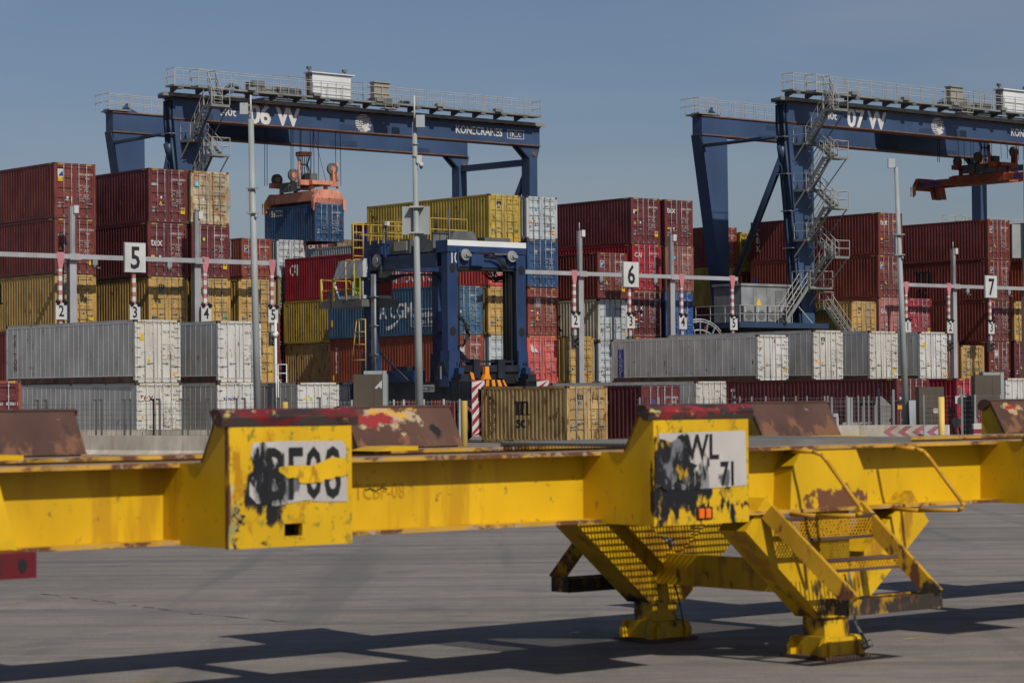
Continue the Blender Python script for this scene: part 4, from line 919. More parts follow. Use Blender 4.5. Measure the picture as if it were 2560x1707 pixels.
b = MB(); b.box(.62, 4.2, .05, .8, 8.25, 8.85, 0); b.box(1.35, 2.1, -.12, .05, 8.3, 8.85, 0); b.box(.7, 4.1, .1, .9, 8.1, 8.25, 1); b.box(.55, .62, -.12, .5, 8.2, 9.1, 0); b.box(4.1, 4.17, -.12, .5, 8.2, 9.1, 0)
b.box(1.5, 2.6, -.1, .1, 8.86, 8.95, 1); b.box(2.8, 3.6, -.1, .1, 8.86, 8.93, 2); b.build('hoist_crossbeam', [S1, M['black'], M['cgreydk']], sc)
for x in (.98, 3.82):
    b = MB(); b.cyl((x, -.2, 8.80), (x, -.05, 8.80), .27, 20, 0); b.cyl((x, -.24, 8.80), (x, -.2, 8.80), .16, 14, 0); b.cyl((x, -.34, 8.80), (x, -.24, 8.80), .07, 8, 0); b.box(x - .03, x + .25, -.30, -.24, 8.72, 8.86, 0); b.build('rope_sheave', [M['galv']], sc)
b = MB()
for k in range(5): b.tube([(2.2 + .1 * k, -.12, 8.7), (2.6 + .12 * k, -.2, 8.75 - .03 * k), (3.0 + .1 * k, -.2, 8.6 - .06 * k), (3.3 + .05 * k, -.15, 8.2)], .035, 5)
b.tube([(.62, -.05, 6.0), (.85, -.15, 5.7), (1.05, -.15, 5.1), (.9, -.1, 4.6), (.6, -.05, 4.5)], .06, 6); b.tube([(.62, -.05, 5.9), (.98, -.2, 5.5), (1.12, -.2, 5.0), (.8, -.1, 4.5)], .05, 6)
for k in range(3): b.tube([(.3 + .1 * k, -.05, 4.3), (.45 + .15 * k, -.1, 3.6), (.6 + .15 * k, -.1, 3.0)], .04, 5); b.tube([(4.4 + .06 * k, -.05, 4.3), (4.5 + .1 * k, -.1, 3.6), (4.6 + .12 * k, -.1, 3.1)], .04, 5)
for k in range(4): b.tube([(.1 - .12 * k, 5.9, 7.9), (.15, 5.0 + .3 * k, 7.7), (.2, 3.4 + .4 * k, 8.0), (.3, 1.2, 7.9), (.9, .8, 7.3 - .2 * k)], .045, 5)
rr = random.Random(2)
for k in range(8): b.tube([(2.6 + rr.random(), .8, 8.15), (3.2 + rr.random() * .5, .8, 7.9 - rr.random() * .4), (4.1, .8, 7.95 - rr.random() * .3)], .03, 5)
b.build('hose_bundle', [M['black']], sc)
b = MB(); b.box(.62, .70, -.03, .0, 3, 8, 0); b.tube([(4.17, -.02, 8.2), (4.17, -.02, 3)], .03, 5); b.box(4.08, 4.2, .3, .9, 3.0, 8.1, 0); b.tube([(3.9, .2, 8.2), (3.9, .2, 3)], .02, 5); b.tube([(3.7, .2, 8.2), (3.7, .2, 3)], .02, 5); b.tube([(.75, .2, 8.2), (.75, .2, 3)], .02, 5); b.build('hoist_chain', [M['black']], sc)
for x in (0.02, WW - .62):
    b = MB(); b.box(x, x + .6, .85, 6.75, 8.35, 8.92, 0); b.box(x - .04, x + .64, .85, 6.1, 8.30, 8.36, 0); b.build('top_side_beam', [M['craneblue2']], sc)
b = MB(); b.box(0, WW, 5.95, 6.8, 8.35, 9.05, 0); b.build('top_crossbeam', [S1], sc)
b = MB(); b.cyl((-.12, 5.4, 8.75), (-.02, 5.4, 8.75), .32, 18, 0); b.cyl((-.18, 5.4, 8.75), (-.12, 5.4, 8.75), .17, 12, 0); b.build('rope_sheave', [M['galv']], sc)
b = MB(); b.tube([(-.05, 5.1, 8.95), (-.05, 5.1, 8.1)], .02, 5); 
for k in range(3): b.tube([(-.1, 5.75 - .1 * k, 8.1), (-.1, 5.75 - .1 * k, 3.0)], .07, 6)
for z in (7.0, 5.6, 4.2): b.box(-.2, .0, 5.4, 5.9, z, z + .04)
b.build('cylinder_pipes', [M['galv']], sc)
# base
for x in (-.05, WW - .75):
    b = MB(); b.box(x, x + .8, -.9, 7.6, 2.0, 2.85, 1); b.box(x - .02, x + .82, -.9, -.3, 1.7, 2.95, 0); b.box(x + .05, x + .7, 2.6, 4.6, 2.85, 3.4, 2); b.box(x + .1, x + .6, 3.2, 4.4, 3.4, 3.6, 1); b.prism([(-.2, 2.85), (1.0, 2.85), (.7, 3.75), (.2, 3.75)], 'x', x - .02, x + .05, 1) ; b.box(x + .1, x + .6, -.9, -.3, 2.95, 3.2, 1); b.box(x + .3, x + .6, -.5, -.2, 3.2, 3.5, 2)
    for k in range(5): b.tube([(x - .03, 1.2 + .9 * k, 1.95), (x - .03, 1.5 + .9 * k, 1.6), (x - .03, 1.8 + .9 * k, 1.95)], .05, 5, 1)
    b.build('base_beam', [S2, S2, S1], sc)
    for y in (-.1, 2.2, 4.5, 6.8):
        wv = MB(); wv.cyl((x + .12, y, .75), (x + .62, y, .75), .75, 24, 0); wv.cyl((x + .10, y, .75), (x + .64, y, .75), .38, 16, 1); wv.box(x + .0, x + .1, y - .12, y + .12, .6, 2.0, 1); wv.build('wheel', [M['rubber'], M['cgreydk']], sc)
b = MB(); b.tube([(-.1, 5.2, 4.3), (-.1, 2.9, 2.9)], .06, 6); b.tube([(4.3, 6.0, 5.3), (4.3, 2.4, 2.8)], .14, 6); b.build('brace', [M['scdark']], sc)
pl = MB(); pl.box(-.062, -.055, 1.0, 2.1, 2.38, 2.72, 0); p_ = pl.build('number_plate', [M['paper']], sc)
vs, fs = text_data('SKC 250 H', .30, bold=.02, squeeze=.72); side_shape([(2.02 - q[0], q[1] + 2.44) for q in vs], fs, M['ink'], p_, 8, corrug=False, x0=-.06, off=.006)
vs, fs = text_data('1', .8, bold=.04, squeeze=.9); side_shape([(.62 - q[0], q[1] + 3.0) for q in vs], fs, M['paper'], sc, 8, corrug=False, x0=-.06, off=.03)
text_front('10', .75, .14, 8.42, M['wht'], sc, y=-.01, bold=.012, squeeze=.72)
# striped guard panels
for x0 in (.62, WW - .2):
    b = MB(); b.box(x0, x0 + .75, -1.0, -.96, .3, 2.92, 0)
    z = .3 - .6
    while z < 2.9:
        P = [(x0, z), (x0 + .75, z + .7), (x0 + .75, z + .95), (x0, z + .25)]
        P = [(a, min(max(c, .3), 2.92)) for a, c in P]
        if P[3][1] - P[0][1] > .02 or P[2][1] - P[1][1] > .02: b.quad([(a, -1.004, c) for a, c in P], 1)
        z += .52
    b.box(x0 + .35, x0 + .65, -1.05, -1.0, 1.95, 2.5, 2); b.build('striped_guard', [M['barw'], M['barr'], M['black']], sc)
b = MB(); b.box(-.10, -.06, -.6, .1, .9, 1.9, 0); b.build('striped_guard', [M['barr']], sc)
# deck machinery and railings
b = MB(); b.box(.1, 2.6, 5.3, 6.7, 9.05, 9.75, 0); b.build('machinery_box', [M['scblue']], sc)
b = MB(); b.box(.1, 1.2, 3.0, 4.6, 9.0, 9.7, 0); b.box(.05, .1, 3.2, 4.2, 9.15, 9.6, 1); b.prism([(.9, 9.5), (2.6, 9.5), (2.3, 10.0), (1.2, 10.0)], 'y', .9, 2.6, 0); b.box(3.0, 4.6, .9, 2.4, 9.45, 9.75, 0); b.box(.1, 1.5, 1.2, 2.4, 9.0, 9.9, 0); b.build('machinery_box', [M['cgreydk'], M['cab']], sc)
b = MB(); b.rail([(-.2, 6.9, 9.05 + .5), (-.2, 1.2, 9.55)], 1.05, .026, 1.1); b.rail([(-.2, 6.9, 9.55), (2.6, 6.9, 9.55)], 1.05, .026, 1.1); b.rail([(-.2, 5.1, 9.55), (-.2, 4.7, 9.55), (1.3, 4.7, 9.55)], 1.05, .03, .6)
b.box(-.25, 4.7, 6.7, 7.0, 9.45, 9.5, 0); b.rail([(-.2, 1.0, 9.5), (2.0, 1.0, 9.5)], 1.05, .03, .9)
for k in range(5): b.tube([(-.9, 6.2, 9.0 + .38 * k), (-.3, 6.2, 9.0 + .38 * k)], .03, 5)
b.tube([(-.9, 6.2, 8.85), (-.9, 6.2, 10.6), (-.3, 6.2, 10.6), (-.3, 6.2, 8.85)], .035, 5)
b.build('guard_rail', [M['scyel']], sc)
b = MB(); b.box(-.2, -.05, 4.6, 4.75, 8.9, 10.6, 0); b.box(-.25, .0, 4.45, 4.6, 10.4, 10.6, 1); b.tube([(.4, .4, 9.5), (.4, .4, 11.0)], .03, 5); b.tube([(1.2, 2.4, 10.0), (1.2, 2.4, 10.9)], .03, 5); b.build('aerial_mast', [M['scblue'], M['paper']], sc)
_o = set(bpy.data.objects)
# cab
b = MB(); b.prism([(6.6, 8.9), (8.6, 8.85), (9.05, 7.95), (8.95, 8.0), (6.6, 8.0)], 'x', -1.9, -.1, 0); b.box(-1.9, -.1, 6.6, 8.9, 6.95, 7.12, 0)
b.tube([(-1.9, 8.95, 7.8), (-1.9, 8.6, 7.0)], .06, 6, 0); b.tube([(-.1, 8.95, 7.8), (-.1, 8.6, 7.0)], .05, 6, 0); b.box(-1.92, -1.86, 6.6, 6.75, 7.1, 7.8, 0); b.box(-1.92, -1.86, 7.4, 7.46, 7.1, 7.8, 0); b.box(-.16, -.1, 6.6, 8.7, 6.95, 8.0, 2)
b.build('cab', [M['ltgrey'], M['black'], M['hsred']], sc)
b = MB(); b.box(-2.2, .0, 6.3, 9.9, 6.55, 6.9, 0); b.build('cab_platform', [M['cgreydk']], sc)
b = MB(); b.rail([(-2.15, 9.8, 6.9), (-2.15, 6.5, 6.9)], 1.05, .03, 1.1); b.rail([(-2.15, 9.8, 6.9), (-.3, 9.8, 6.9)], 1.05, .03, .9)
for xx, yy in ((-2.2, 7.6), (-2.2, 6.9)): b.tube([(xx, yy, 6.9), (xx, yy, 8.85), (-1.5, yy, 8.85)], .035, 5)
b.tube([(-2.15, 8.7, 6.6), (-2.15, 8.7, 8.0)], .07, 6); b.tube([(-2.15, 9.7, 6.6), (-2.15, 9.7, 8.0)], .07, 6); b.build('guard_rail', [M['scyel']], sc)
b = MB()
P0 = [(-1.0, 7.6, 3.9), (-.9, 7.5, 5.9), (-.35, 7.5, 5.9), (-.15, 7.6, 3.9)]
b.tube([(-.9, 8.4, 3.95), (-.9, 8.0, 5.9), (-.9, 7.3, 5.9), (-.9, 7.3, 3.3)], .03, 5)
for z in (3.95, 4.7, 5.3): b.tube([(-.9, 8.35 - (z - 3.95) * .18, z), (-.9, 7.3, z)], .03, 5)
b.tube([(-.9, 7.8, 5.9), (-.9, 7.8, 4.6)], .03, 5); b.build('ladder', [M['scyel']], sc)
b = MB(); b.box(-1.1, 0, 6.9, 8.1, 3.0, 3.2, 0); b.tube([(-.9, 8.6, 3.0), (-.9, 8.5, 2.0), (-.9, 8.0, 1.6)], .04, 5); b.build('step_platform', [M['scblue']], sc)
for o in set(bpy.data.objects) - _o:
    if o.name.startswith(('ladder', 'step_platform')): o.location.y -= 2.05
    else: o.location.y -= .35; o.location.x += 1.6
# its spreader
cs = MB(); cs.box(.55, 4.2, -.2, .4, 3.30, 3.62, 0); cs.box(.8, 4.0, .0, .3, 3.75, 3.85, 0); cs.box(1.3, 1.7, -.3, .3, 3.0, 3.9, 0); cs.box(2.8, 3.2, -.3, .3, 3.0, 3.9, 0); cs.box(.6, 4.2, -.1, .8, 2.75, 3.3, 1)
cs.prism([(1.25, 2.62), (3.2, 2.62), (3.0, 2.92), (1.6, 2.92)], 'y', -.45, -.2, 2)
for i in range(5): cs.quad([(1.3 + i * .40, -.455, 2.62), (1.48 + i * .40, -.455, 2.62), (1.60 + i * .33, -.455, 2.92), (1.45 + i * .33, -.455, 2.92)], 3)
cs.prism([(1.75, 2.95), (2.25, 2.95), (2.12, 3.2), (2.10, 3.55), (1.88, 3.55), (1.87, 3.2)], 'y', -.45, -.25, 2); cs.prism([(1.05, 2.95), (1.25, 2.9), (1.15, 3.25), (.95, 3.3)], 'y', -.45, -.3, 2)
cs.build('spreader', [M['scdark'], M['black'], M['scorange'], M['ink']], sc)
# ---------------------------------------------------------------- driver
def person(label, loc, rz):
    me = bpy.data.meshes.new('person')
    J = [((0,0,.95),.13),((0,0,1.2),.14),((0,0,1.42),.13),((0,0,1.52),.055),((0,0,1.6),.085),((0,-.01,1.72),.085),
         ((.19,0,1.42),.06),((.27,.0,1.15),.045),((.24,-.2,1.0),.035),((.22,-.3,1.0),.035),((-.19,0,1.42),.06),((-.27,0,1.15),.045),((-.24,-.2,1.0),.035),((-.22,-.3,1.0),.035),
         ((.10,0,.88),.09),((.11,-.03,.48),.06),((.11,.0,.07),.045),((.11,-.14,.04),.04),((-.10,0,.88),.09),((-.11,-.03,.48),.06),((-.11,0,.07),.045),((-.11,-.14,.04),.04)]
    E = [(0,1),(1,2),(2,3),(3,4),(4,5),(2,6),(6,7),(7,8),(8,9),(2,10),(10,11),(11,12),(12,13),(0,14),(14,15),(15,16),(16,17),(0,18),(18,19),(19,20),(20,21)]
    def skin(nm, idx, grow, mtl, parent=None):
        mp = {k: i for i, k in enumerate(idx)}
        m_ = bpy.data.meshes.new(nm); m_.from_pydata([J[k][0] for k in idx], [(mp[a], mp[b_]) for a, b_ in E if a in mp and b_ in mp], [])
        o = bpy.data.objects.new(nm, m_); COL.objects.link(o); md = o.modifiers.new('s', 'SKIN'); 
        for k in idx:
            r_ = J[k][1] + grow; m_.skin_vertices[0].data[mp[k]].radius = (r_ * (1.25 if k in (0, 1, 2) else 1), r_)
        m_.skin_vertices[0].data[0].use_root = True
        o.modifiers.new('u', 'SUBSURF').levels = 1
        dg = bpy.context.evaluated_depsgraph_get(); m2 = bpy.data.meshes.new_from_object(o.evaluated_get(dg)); m2.materials.clear(); m2.materials.append(mtl); bpy.data.objects.remove(o)
        for p in m2.polygons: p.use_smooth = True
        return inst(m2, nm, parent)
    o = skin('person', range(22), 0, M['skin']); o.location = loc; o.rotation_euler = (0, 0, rz); tag(o, label, 'person')
    skin('jacket', [0, 1, 2, 6, 7, 8, 10, 11, 12], .018, M['hivis'], o); skin('trousers', [0, 14, 15, 16, 18, 19, 20], .014, M['hivis'], o)
    hb = MB(); hb.cyl((0, 0, 1.72), (0, 0, 1.81), .1, 12, 0, r2=.06); hb.build('hair', [M['ink']], o)
    st = MB(); [st.cyl((sx * .11, -.02, .32), (sx * .11, -.02, .37), .085, 10, 0) for sx in (-1, 1)]; st.build('reflective_band', [M['paper']], o)
    return o
person('person in lime green high visibility clothes standing in the straddle carrier cab', uvz(72.3 - .05, -91.5 - 7.05, 6.62), YAW)
for o in [x for x in bpy.data.objects if x.name.startswith('person')]: o.scale = (.95, .95, .95); o.location.z = 7.12 - .0; o.scale = (.9, .9, .92)
# ---------------------------------------------------------------- light poles
def light_pole(top, base, r0, r1, label, panel=None, cabinet=None, aerial=True):
    t = thing('light_pole', label, 'pole', base, 0); T = Vector(top) - Vector(base)
    b = MB(); b.cyl((0, 0, 0), T, r0, 16, 0, r2=r1)
    b.cyl((0, 0, 0), (0, 0, .04), .35, 12, 0); b.build('shaft', [M['pole']], t)
    if aerial: b = MB(); b.cyl(T, T + Vector((0, 0, .85)), .03, 8); b.build('aerial', [M['paper']], t)
    rt_ = Vector((1, 0, 0))
    b = MB(); k = T + Vector((cabinet[0], -.12, cabinet[1])); b.box(k.x - .14, k.x + .14, k.y - .12, k.y + .12, k.z - .2, k.z + .2, 0); b.box(min(k.x, T.x), max(k.x, T.x), k.y, k.y + .05, k.z - .15, k.z - .10, 1); b.box(min(k.x, T.x), max(k.x, T.x), k.y, k.y + .05, k.z + .10, k.z + .15, 1)
    b.build('junction_box', [M['ltgrey'], M['galv']], t)
    for (kind, dz, dx) in (panel or []):
        q = T * ((T.z + dz) / T.z)
        if kind == 'edge':
            b = MB(); b.box(q.x - .16 + dx, q.x - .11 + dx, q.y - .12, q.y + .5, q.z - .45, q.z + .45, 0)
            for z in (-.45, .42): b.box(q.x - .22 + dx, q.x + .22, q.y - .2, q.y - .1, q.z + z, q.z + z + .05, 1)
            b.cyl((q.x + .12, q.y - .1, q.z - .6), (q.x + .12, q.y - .1, q.z - .5), .06, 8, 1); b.build('panel_aerial', [M['pole'], M['galv']], t)
        if kind == 'back':
            b = MB(); b.box(q.x - .46, q.x + .44, q.y + .12, q.y + .18, q.z - .46, q.z + .46, 0)
            for z in (-.44, .40): b.box(q.x - .2, q.x + .25, q.y - .18, q.y + .12, q.z + z, q.z + z + .05, 1)
            b.build('sign_panel', [M['pole'], M['galvl']], t)
        if kind == 'cam':
            b = MB(); b.cyl((q.x + .2, q.y - .1, q.z), (q.x + .2, q.y - .1, q.z - .12), .07, 10, 0); b.cyl((q.x + .2, q.y - .1, q.z - .12), (q.x + .2, q.y - .1, q.z - .2), .06, 10, 1, r2=.02); b.box(q.x + .05, q.x + .22, q.y - .13, q.y - .07, q.z, q.z + .25, 0); b.build('camera', [M['paper'], M['black']], t)
            b = MB(); [b.cyl((q.x, q.y, q.z + z), (q.x, q.y, q.z + z + .04), .115, 14, 0) for z in (.2, .6)]; b.build('clamp', [M['galv']], t)
    return t
def gp(px, py, d, z): p = atd(px, py, d); return Vector((p.x, p.y, z))
light_pole(atd(627, 298, 88), gp(646, 1000, 88, 0), .14, .10, 'tall grey pole left of the hanging blue container', [('edge', -2.9, 0)], (-.22, .35))
light_pole(atd(1036, 305, 81), gp(1050, 1000, 81, 0), .145, .075, 'tall grey pole with a square sign panel in front of the straddle carrier', [('back', -3.2, 0), ('cam', -1.35, 0)], (.2, .0))
light_pole(atd(2240, 418, 107), gp(2267, 1062, 107, 0), .16, .085, 'tall grey pole at the right, in front of the white reefers', [('edge', -3.35, 0)], (-.22, .15), aerial=False)
# sign panel at the right edge
t = thing('sign_panel', 'blank grey sign panel on a post cut by the right edge of the picture', 'sign', gp(2575, 1062, 107, 0), 0)
b = MB(); b.cyl((0, 0, 0), (0, 0, 12), .15, 12); b.build('post', [M['pole']], t)
b = MB(); b.box(-.63, .3, .16, .2, 7.9, 9.35); b.build('panel', [M['pole']], t)
# ---------------------------------------------------------------- lane gantries
def sign_text(parent, s, size, cx, z, y, **k):
    vs, fs = text_data(s, size, bold=.02, align='CENTER', squeeze=.82); b = MB(); b.faces([(p[0], 0, p[1]) for p in vs], fs); return b.build('numeral', [M['ink']], parent, (cx, y, z))
def gantry(u0, u1, posts, lanes, big, label, colr):
    v = -112.9; t = thing('lane_gantry', label, 'gantry', uvz(u0, v, 0)); ul = u1 - u0
    b = MB(); b.box(0, ul, -.11, .11, 9.38, 9.62); b.build('beam', [M['gant']], t)
    for p in posts:
        x = p - u0; b = MB(); b.box(x - .20, x + .20, -.12 + .2, .40, 0, 9.35, 0); b.box(x - .20, x - .19, .06, .42, 0, 9.35, 1)
        b.box(x - .30, x + .35, -.16, .42, 9.33, 9.40, 1); b.box(x - .30, x + .30, -.13, .13, 9.40, 9.66, 0)
        b.box(x - .14, x + .14, .1, .30, 9.6, 12.1, 2); b.box(x - .09, x - .05, .06, .1, 9.6, 12.1, 1); b.box(x + .04, x + .3, .0, .12, 11.75, 12.15, 3); b.cyl((x, .2, 12.1), (x, .2, 12.6), .025, 6, 3); b.build('post', [M['gant'], M['gantdk'], M['galv'], M['paper']], t)
    for (n, u) in lanes:
        x = u - u0; h = MB()
        h.prism([(x - .22, 9.7), (x + .22, 9.7), (x + .22, 9.4), (x + .1, 8.85), (x - .1, 8.85), (x - .18, 9.3)], 'y', -.13, .0, 0)
        z = 8.95; k = 0
        while z > 6.55: h.box(x - .10, x + .10, -.12, .02, z - .24, z, 1 if k % 2 == 0 else 2); z -= .24; k += 1
        h.box(x - .10, x + .10, -.12, .02, 6.0, 6.55, 2); h.build('hanger', [M[colr], M['barw'], M['rosy'] if colr == 'pinkpaint' else M['barr']], t)
        s_ = MB(); s_.box(x - .32, x + .32, -.20, -.15, 6.25, 7.10, 0); bd = s_.build('lane_sign', [M['paper']], t); sign_text(bd, n, .80, x, 6.42, -.205)
        for dx in (-.2, .22):
            c = MB(); c.cyl((x + dx, -.3, 7.1), (x + dx, -.12, 7.18), .10, 10, 0); c.box(x + dx - .03, x + dx + .03, -.2, -.1, 7.0, 7.2, 0); c.build('camera', [M['black']], t)
        l = MB(); l.box(x - .12, x + .10, -.14, .1, 5.0, 5.75, 0); l.box(x - .1, x + .1, -.16, .02, 5.78, 6.1, 1)
        for zz, mm in ((5.5, 2), (5.2, 3)):
            l.cyl((x + .02, -.32, zz), (x + .02, -.14, zz), .13, 12, 0, cap=False); l.cyl((x + .02, -.15, zz), (x + .02, -.14, zz), .11, 12, mm)
        l.build('traffic_light', [M['cgreydk'], M['ltgrey'], M['black'], M['green']], t)
    n, u = big; x = u - u0
    s_ = MB(); s_.box(x - .62, x + .62, -.26, -.2, 8.78, 10.30, 0); s_.box(x - .65, x + .65, -.2, -.15, 8.75, 10.33, 1); bd = s_.build('block_sign', [M['paper'], M['galv']], t); sign_text(bd, n, 1.62, x, 8.98, -.265)
    for du in (-2.3, 2.2):
        c = MB(); x2 = x + du; c.box(x2 - .14, x2 + .14, -.1, .1, 9.1, 9.40, 0); c.cyl((x2, 0, 9.1), (x2, 0, 8.9), .12, 10, 1, r2=.06); c.box(x2 + .1, x2 + .3, -.1, .1, 8.92, 9.0, 1); c.build('camera', [M['galv'], M['cgreydk']], t)
    return t
gantry(57.5, 77.1, (64.75, 72.3), (('2', 63.9), ('3', 68.25), ('4', 72.65 + .0), ('5', 76.95)), ('5', 68.25), 'lane gantry at the left with the big 5 sign and hanging signs 2 to 5', 'pinkpaint')
gantry(92.5, 112.7, (99.55, 107.15), (('2', 98.85), ('3', 103.35), ('4', 107.75), ('5', 112.2)), ('6', 103.35), 'lane gantry in the middle with the big 6 sign', 'pinkpaint')
gantry(128.4, 147.5, (134.0, 141.8), (('1', 128.75), ('2', 133.15), ('3', 137.55)), ('7', 137.5), 'lane gantry at the right with the big 7 sign', 'pinkpaint')
# ---------------------------------------------------------------- foreground terminal trailer
def UW(px, w):
    r = ray(px, 1100); return (r.dot(UD)) * (-w / r.dot(VD))
def layered(name, base, layers, rough=.5, dirt=.15, dscale=2.0, spec=.35, bump=0.0):
    """base paint plus worn patches: (rgb, cx, cz, rx, rz, threshold, noise scale, (sx, sy, sz))"""
    m = mat(name, base, rough=rough, dirt=dirt, dscale=dscale, spec=spec); t = m.node_tree; b = t.nodes['Principled BSDF']
    col = b.inputs['Base Color'].links[0].from_socket; co = nd(t, 'ShaderNodeTexCoord'); sp = nd(t, 'ShaderNodeSeparateXYZ'); t.links.new(co.outputs['Object'], sp.inputs[0])
    def math_(op, a, c=None):
        n = nd(t, 'ShaderNodeMath', operation=op)
        for i, q in enumerate((a, c)):
            if q is None: continue
            if isinstance(q, (int, float)): n.inputs[i].default_value = q
            else: t.links.new(q, n.inputs[i])
        return n.outputs[0]
    for k, (rgb, cx, cz, rx, rz, thr, sc, st) in enumerate(layers):
        dx = math_('DIVIDE', math_('SUBTRACT', sp.outputs[0], cx), rx); dz = math_('DIVIDE', math_('SUBTRACT', sp.outputs[2], cz), rz)
        d = math_('SQRT', math_('ADD', math_('MULTIPLY', dx, dx), math_('MULTIPLY', dz, dz)))
        mp = nd(t, 'ShaderNodeMapping'); mp.inputs['Scale'].default_value = st; mp.inputs['Location'].default_value = (k * 3.1, k, k * 1.7); mp.inputs['Rotation'].default_value = (0, .6 if k % 2 else -.5, 0); t.links.new(co.outputs['Object'], mp.inputs[0])
        n = nd(t, 'ShaderNodeTexNoise'); n.inputs['Scale'].default_value = sc; n.inputs['Detail'].default_value = 9; n.inputs['Roughness'].default_value = .62; t.links.new(mp.outputs[0], n.inputs[0])
        v = math_('SUBTRACT', n.outputs[0], math_('MULTIPLY', d, .32))
        r = nd(t, 'ShaderNodeMapRange'); r.inputs[1].default_value = thr - .02; r.inputs[2].default_value = thr + .05; t.links.new(v, r.inputs[0])
        x = nd(t, 'ShaderNodeMix', data_type='RGBA'); t.links.new(r.outputs[0], x.inputs[0]); t.links.new(col, x.inputs[6]); x.inputs[7].default_value = (*rgb, 1); col = x.outputs[2]
    t.links.new(col, b.inputs['Base Color']); return m
YEL = (.68, .40, .006); BLK = (.012, .012, .014); RUST = (.13, .05, .022); GRM = (.10, .065, .02)
ANY = 60.; WH = (.47, .44, .40)
ty = layered('trailer_yellow', YEL, [((.50, .27, .008), 12, 1.4, ANY, ANY, .56, 2.2, (1.5, 1, .18)), ((.30, .17, .02), 12, 1.4, ANY, ANY, .63, 26, (.5, 1, .5)), (RUST, 14.6, 1.22, 1.6, .25, .60, 9, (1, 1, 1)), ((.45, .22, .01), 12, 1.4, ANY, ANY, .66, 3, (1, 1, .3)), (GRM, 12, 1.2, ANY, 1.5, .70, 14, (1, 1, 1))], dirt=.10)
tyw = layered('trailer_yellow_worn', YEL, [((.40, .20, .01), 12, 1.3, ANY, ANY, .52, 4, (1, 1, .35)), (GRM, 12, .3, ANY, 1.1, .54, 6, (1, 1, .5)), (RUST, 12, 1.0, ANY, 3, .64, 16, (1, 1, 1)), (BLK, 14, .35, ANY, .4, .50, 6, (1, 1, .6))], dirt=.18)
tedge = layered('flange_edge', (.55, .30, .04), [(RUST, 12, 1.5, ANY, ANY, .50, 7, (.5, 1, 1)), ((.36, .27, .18), 12, 1.5, ANY, ANY, .56, 12, (1, 1, 1))], dirt=.3, rough=.75)
ttop = mat('beam_top_steel', (.30, .23, .18), rough=.7, dirt=.3, rust=.35, rustc=(.2, .1, .05))
tdark = layered('stair_grime', (.50, .27, .01), [((.035, .028, .02), 12, .45, ANY, .5, .38, 4, (1, 1, .6)), (RUST, 12, .7, ANY, 1, .5, 9, (1, 1, .5))], dirt=.3, rough=.7)
rustp = layered('rusty_guide_plate', (.085, .042, .03), [((.17, .078, .04), 12, 1.75, ANY, .5, .50, 5, (1, 1, .4)), ((.05, .032, .026), 12, 1.9, ANY, ANY, .56, 3.5, (1, 1, .5)), ((.34, .26, .17), 12, 2.0, ANY, .3, .62, 9, (.5, 1, 1.5)), (BLK, 12.78, 1.83, .10, .13, .42, 4, (1, 1, 1))], dirt=.3, rough=.85)
rustc = layered('rusty_guide_plate_painted', (.095, .045, .03), [((.19, .085, .04), 12, 1.75, ANY, .5, .52, 5, (1, 1, .4)), ((.40, .30, .19), 12.30, 1.95, .40, .15, .31, 11, (.8, 1, .8)), ((.56, .30, .04), 12.40, 1.98, .38, .10, .36, 13, (.6, 1, 1)), ((.26, .025, .025), 12.20, 1.93, .26, .10, .32, 8, (.8, 1, 1)), (BLK, 12.78, 1.84, .09, .12, .34, 4, (1, 1, 1))], dirt=.3, rough=.85)
rustd = layered('rusty_guide_plate_spotted', (.095, .045, .03), [((.19, .085, .04), 20, 1.75, ANY, .5, .52, 5, (1, 1, .4)), ((.42, .30, .14), 20.38, 1.95, .28, .11, .38, 12, (.8, 1, .8)), ((.30, .03, .02), 20.36, 1.96, .16, .06, .36, 10, (1, 1, 1))], dirt=.3, rough=.85)
lipm = layered('guide_lip_red', (.24, .018, .022), [((.035, .02, .02), 12, 1.95, ANY, ANY, .47, 9, (.35, 1, 1)), ((.45, .38, .12), 12, 2.0, ANY, ANY, .62, 14, (.8, 1, 1)), ((.05, .035, .03), 12, 1.93, ANY, .12, .36, 6, (.5, 1, 1))], dirt=.35, rough=.5)
scB = [((.30, .22, .02), 9.1, 1.5, ANY, ANY, .57, 16, (1, 1, 1)), (BLK, 9.0, 1.5, ANY, ANY, .66, 10, (2.5, 1, .6)), (BLK, 8.66, 1.35, .10, .5, .42, 12, (1, 1, 1)), (WH, 8.62, 1.5, .06, .5, .44, 14, (1, 1, 1)), ((.42, .20, .005), 9.0, 1.3, ANY, ANY, .60, 6, (1, 1, .4)), ((.30, .26, .10), 8.6, 1.3, .16, .6, .40, 12, (1, 1, 1)), (BLK, 8.86, 1.56, .15, .26, .27, 9, (1, 1, .35)), (BLK, 8.95, 1.38, .10, .16, .30, 10, (1, 1, .35)), (RUST, 8.6, 1.5, .05, .8, .34, 9, (1, 1, .3)), (BLK, 8.95, 1.2, ANY, .14, .58, 12, (1, 1, 1)), (RUST, 9.1, 1.22, ANY, .4, .66, 8, (.2, 1, 2))]
scW = [((.30, .22, .02), 12.7, 1.5, ANY, ANY, .57, 16, (1, 1, 1)), (BLK, 12.6, 1.30, ANY, .10, .50, 9, (2.2, 1, .7)), (BLK, 13.0, 1.25, .06, .12, .34, 8, (1, 1, .8)), ((.42, .20, .005), 12.6, 1.3, ANY, ANY, .60, 6, (1, 1, .4)), (BLK, 12.50, 1.52, .42, .30, .20, 9.0, (1, 1, .4)), (BLK, 12.34, 1.28, .30, .22, .34, 6, (1, 1, .6)), (BLK, 12.75, 1.24, .5, .12, .46, 9, (1, 1, .7)), (BLK, 12.25, 1.5, .05, .6, .36, 7, (1, 1, .5))]
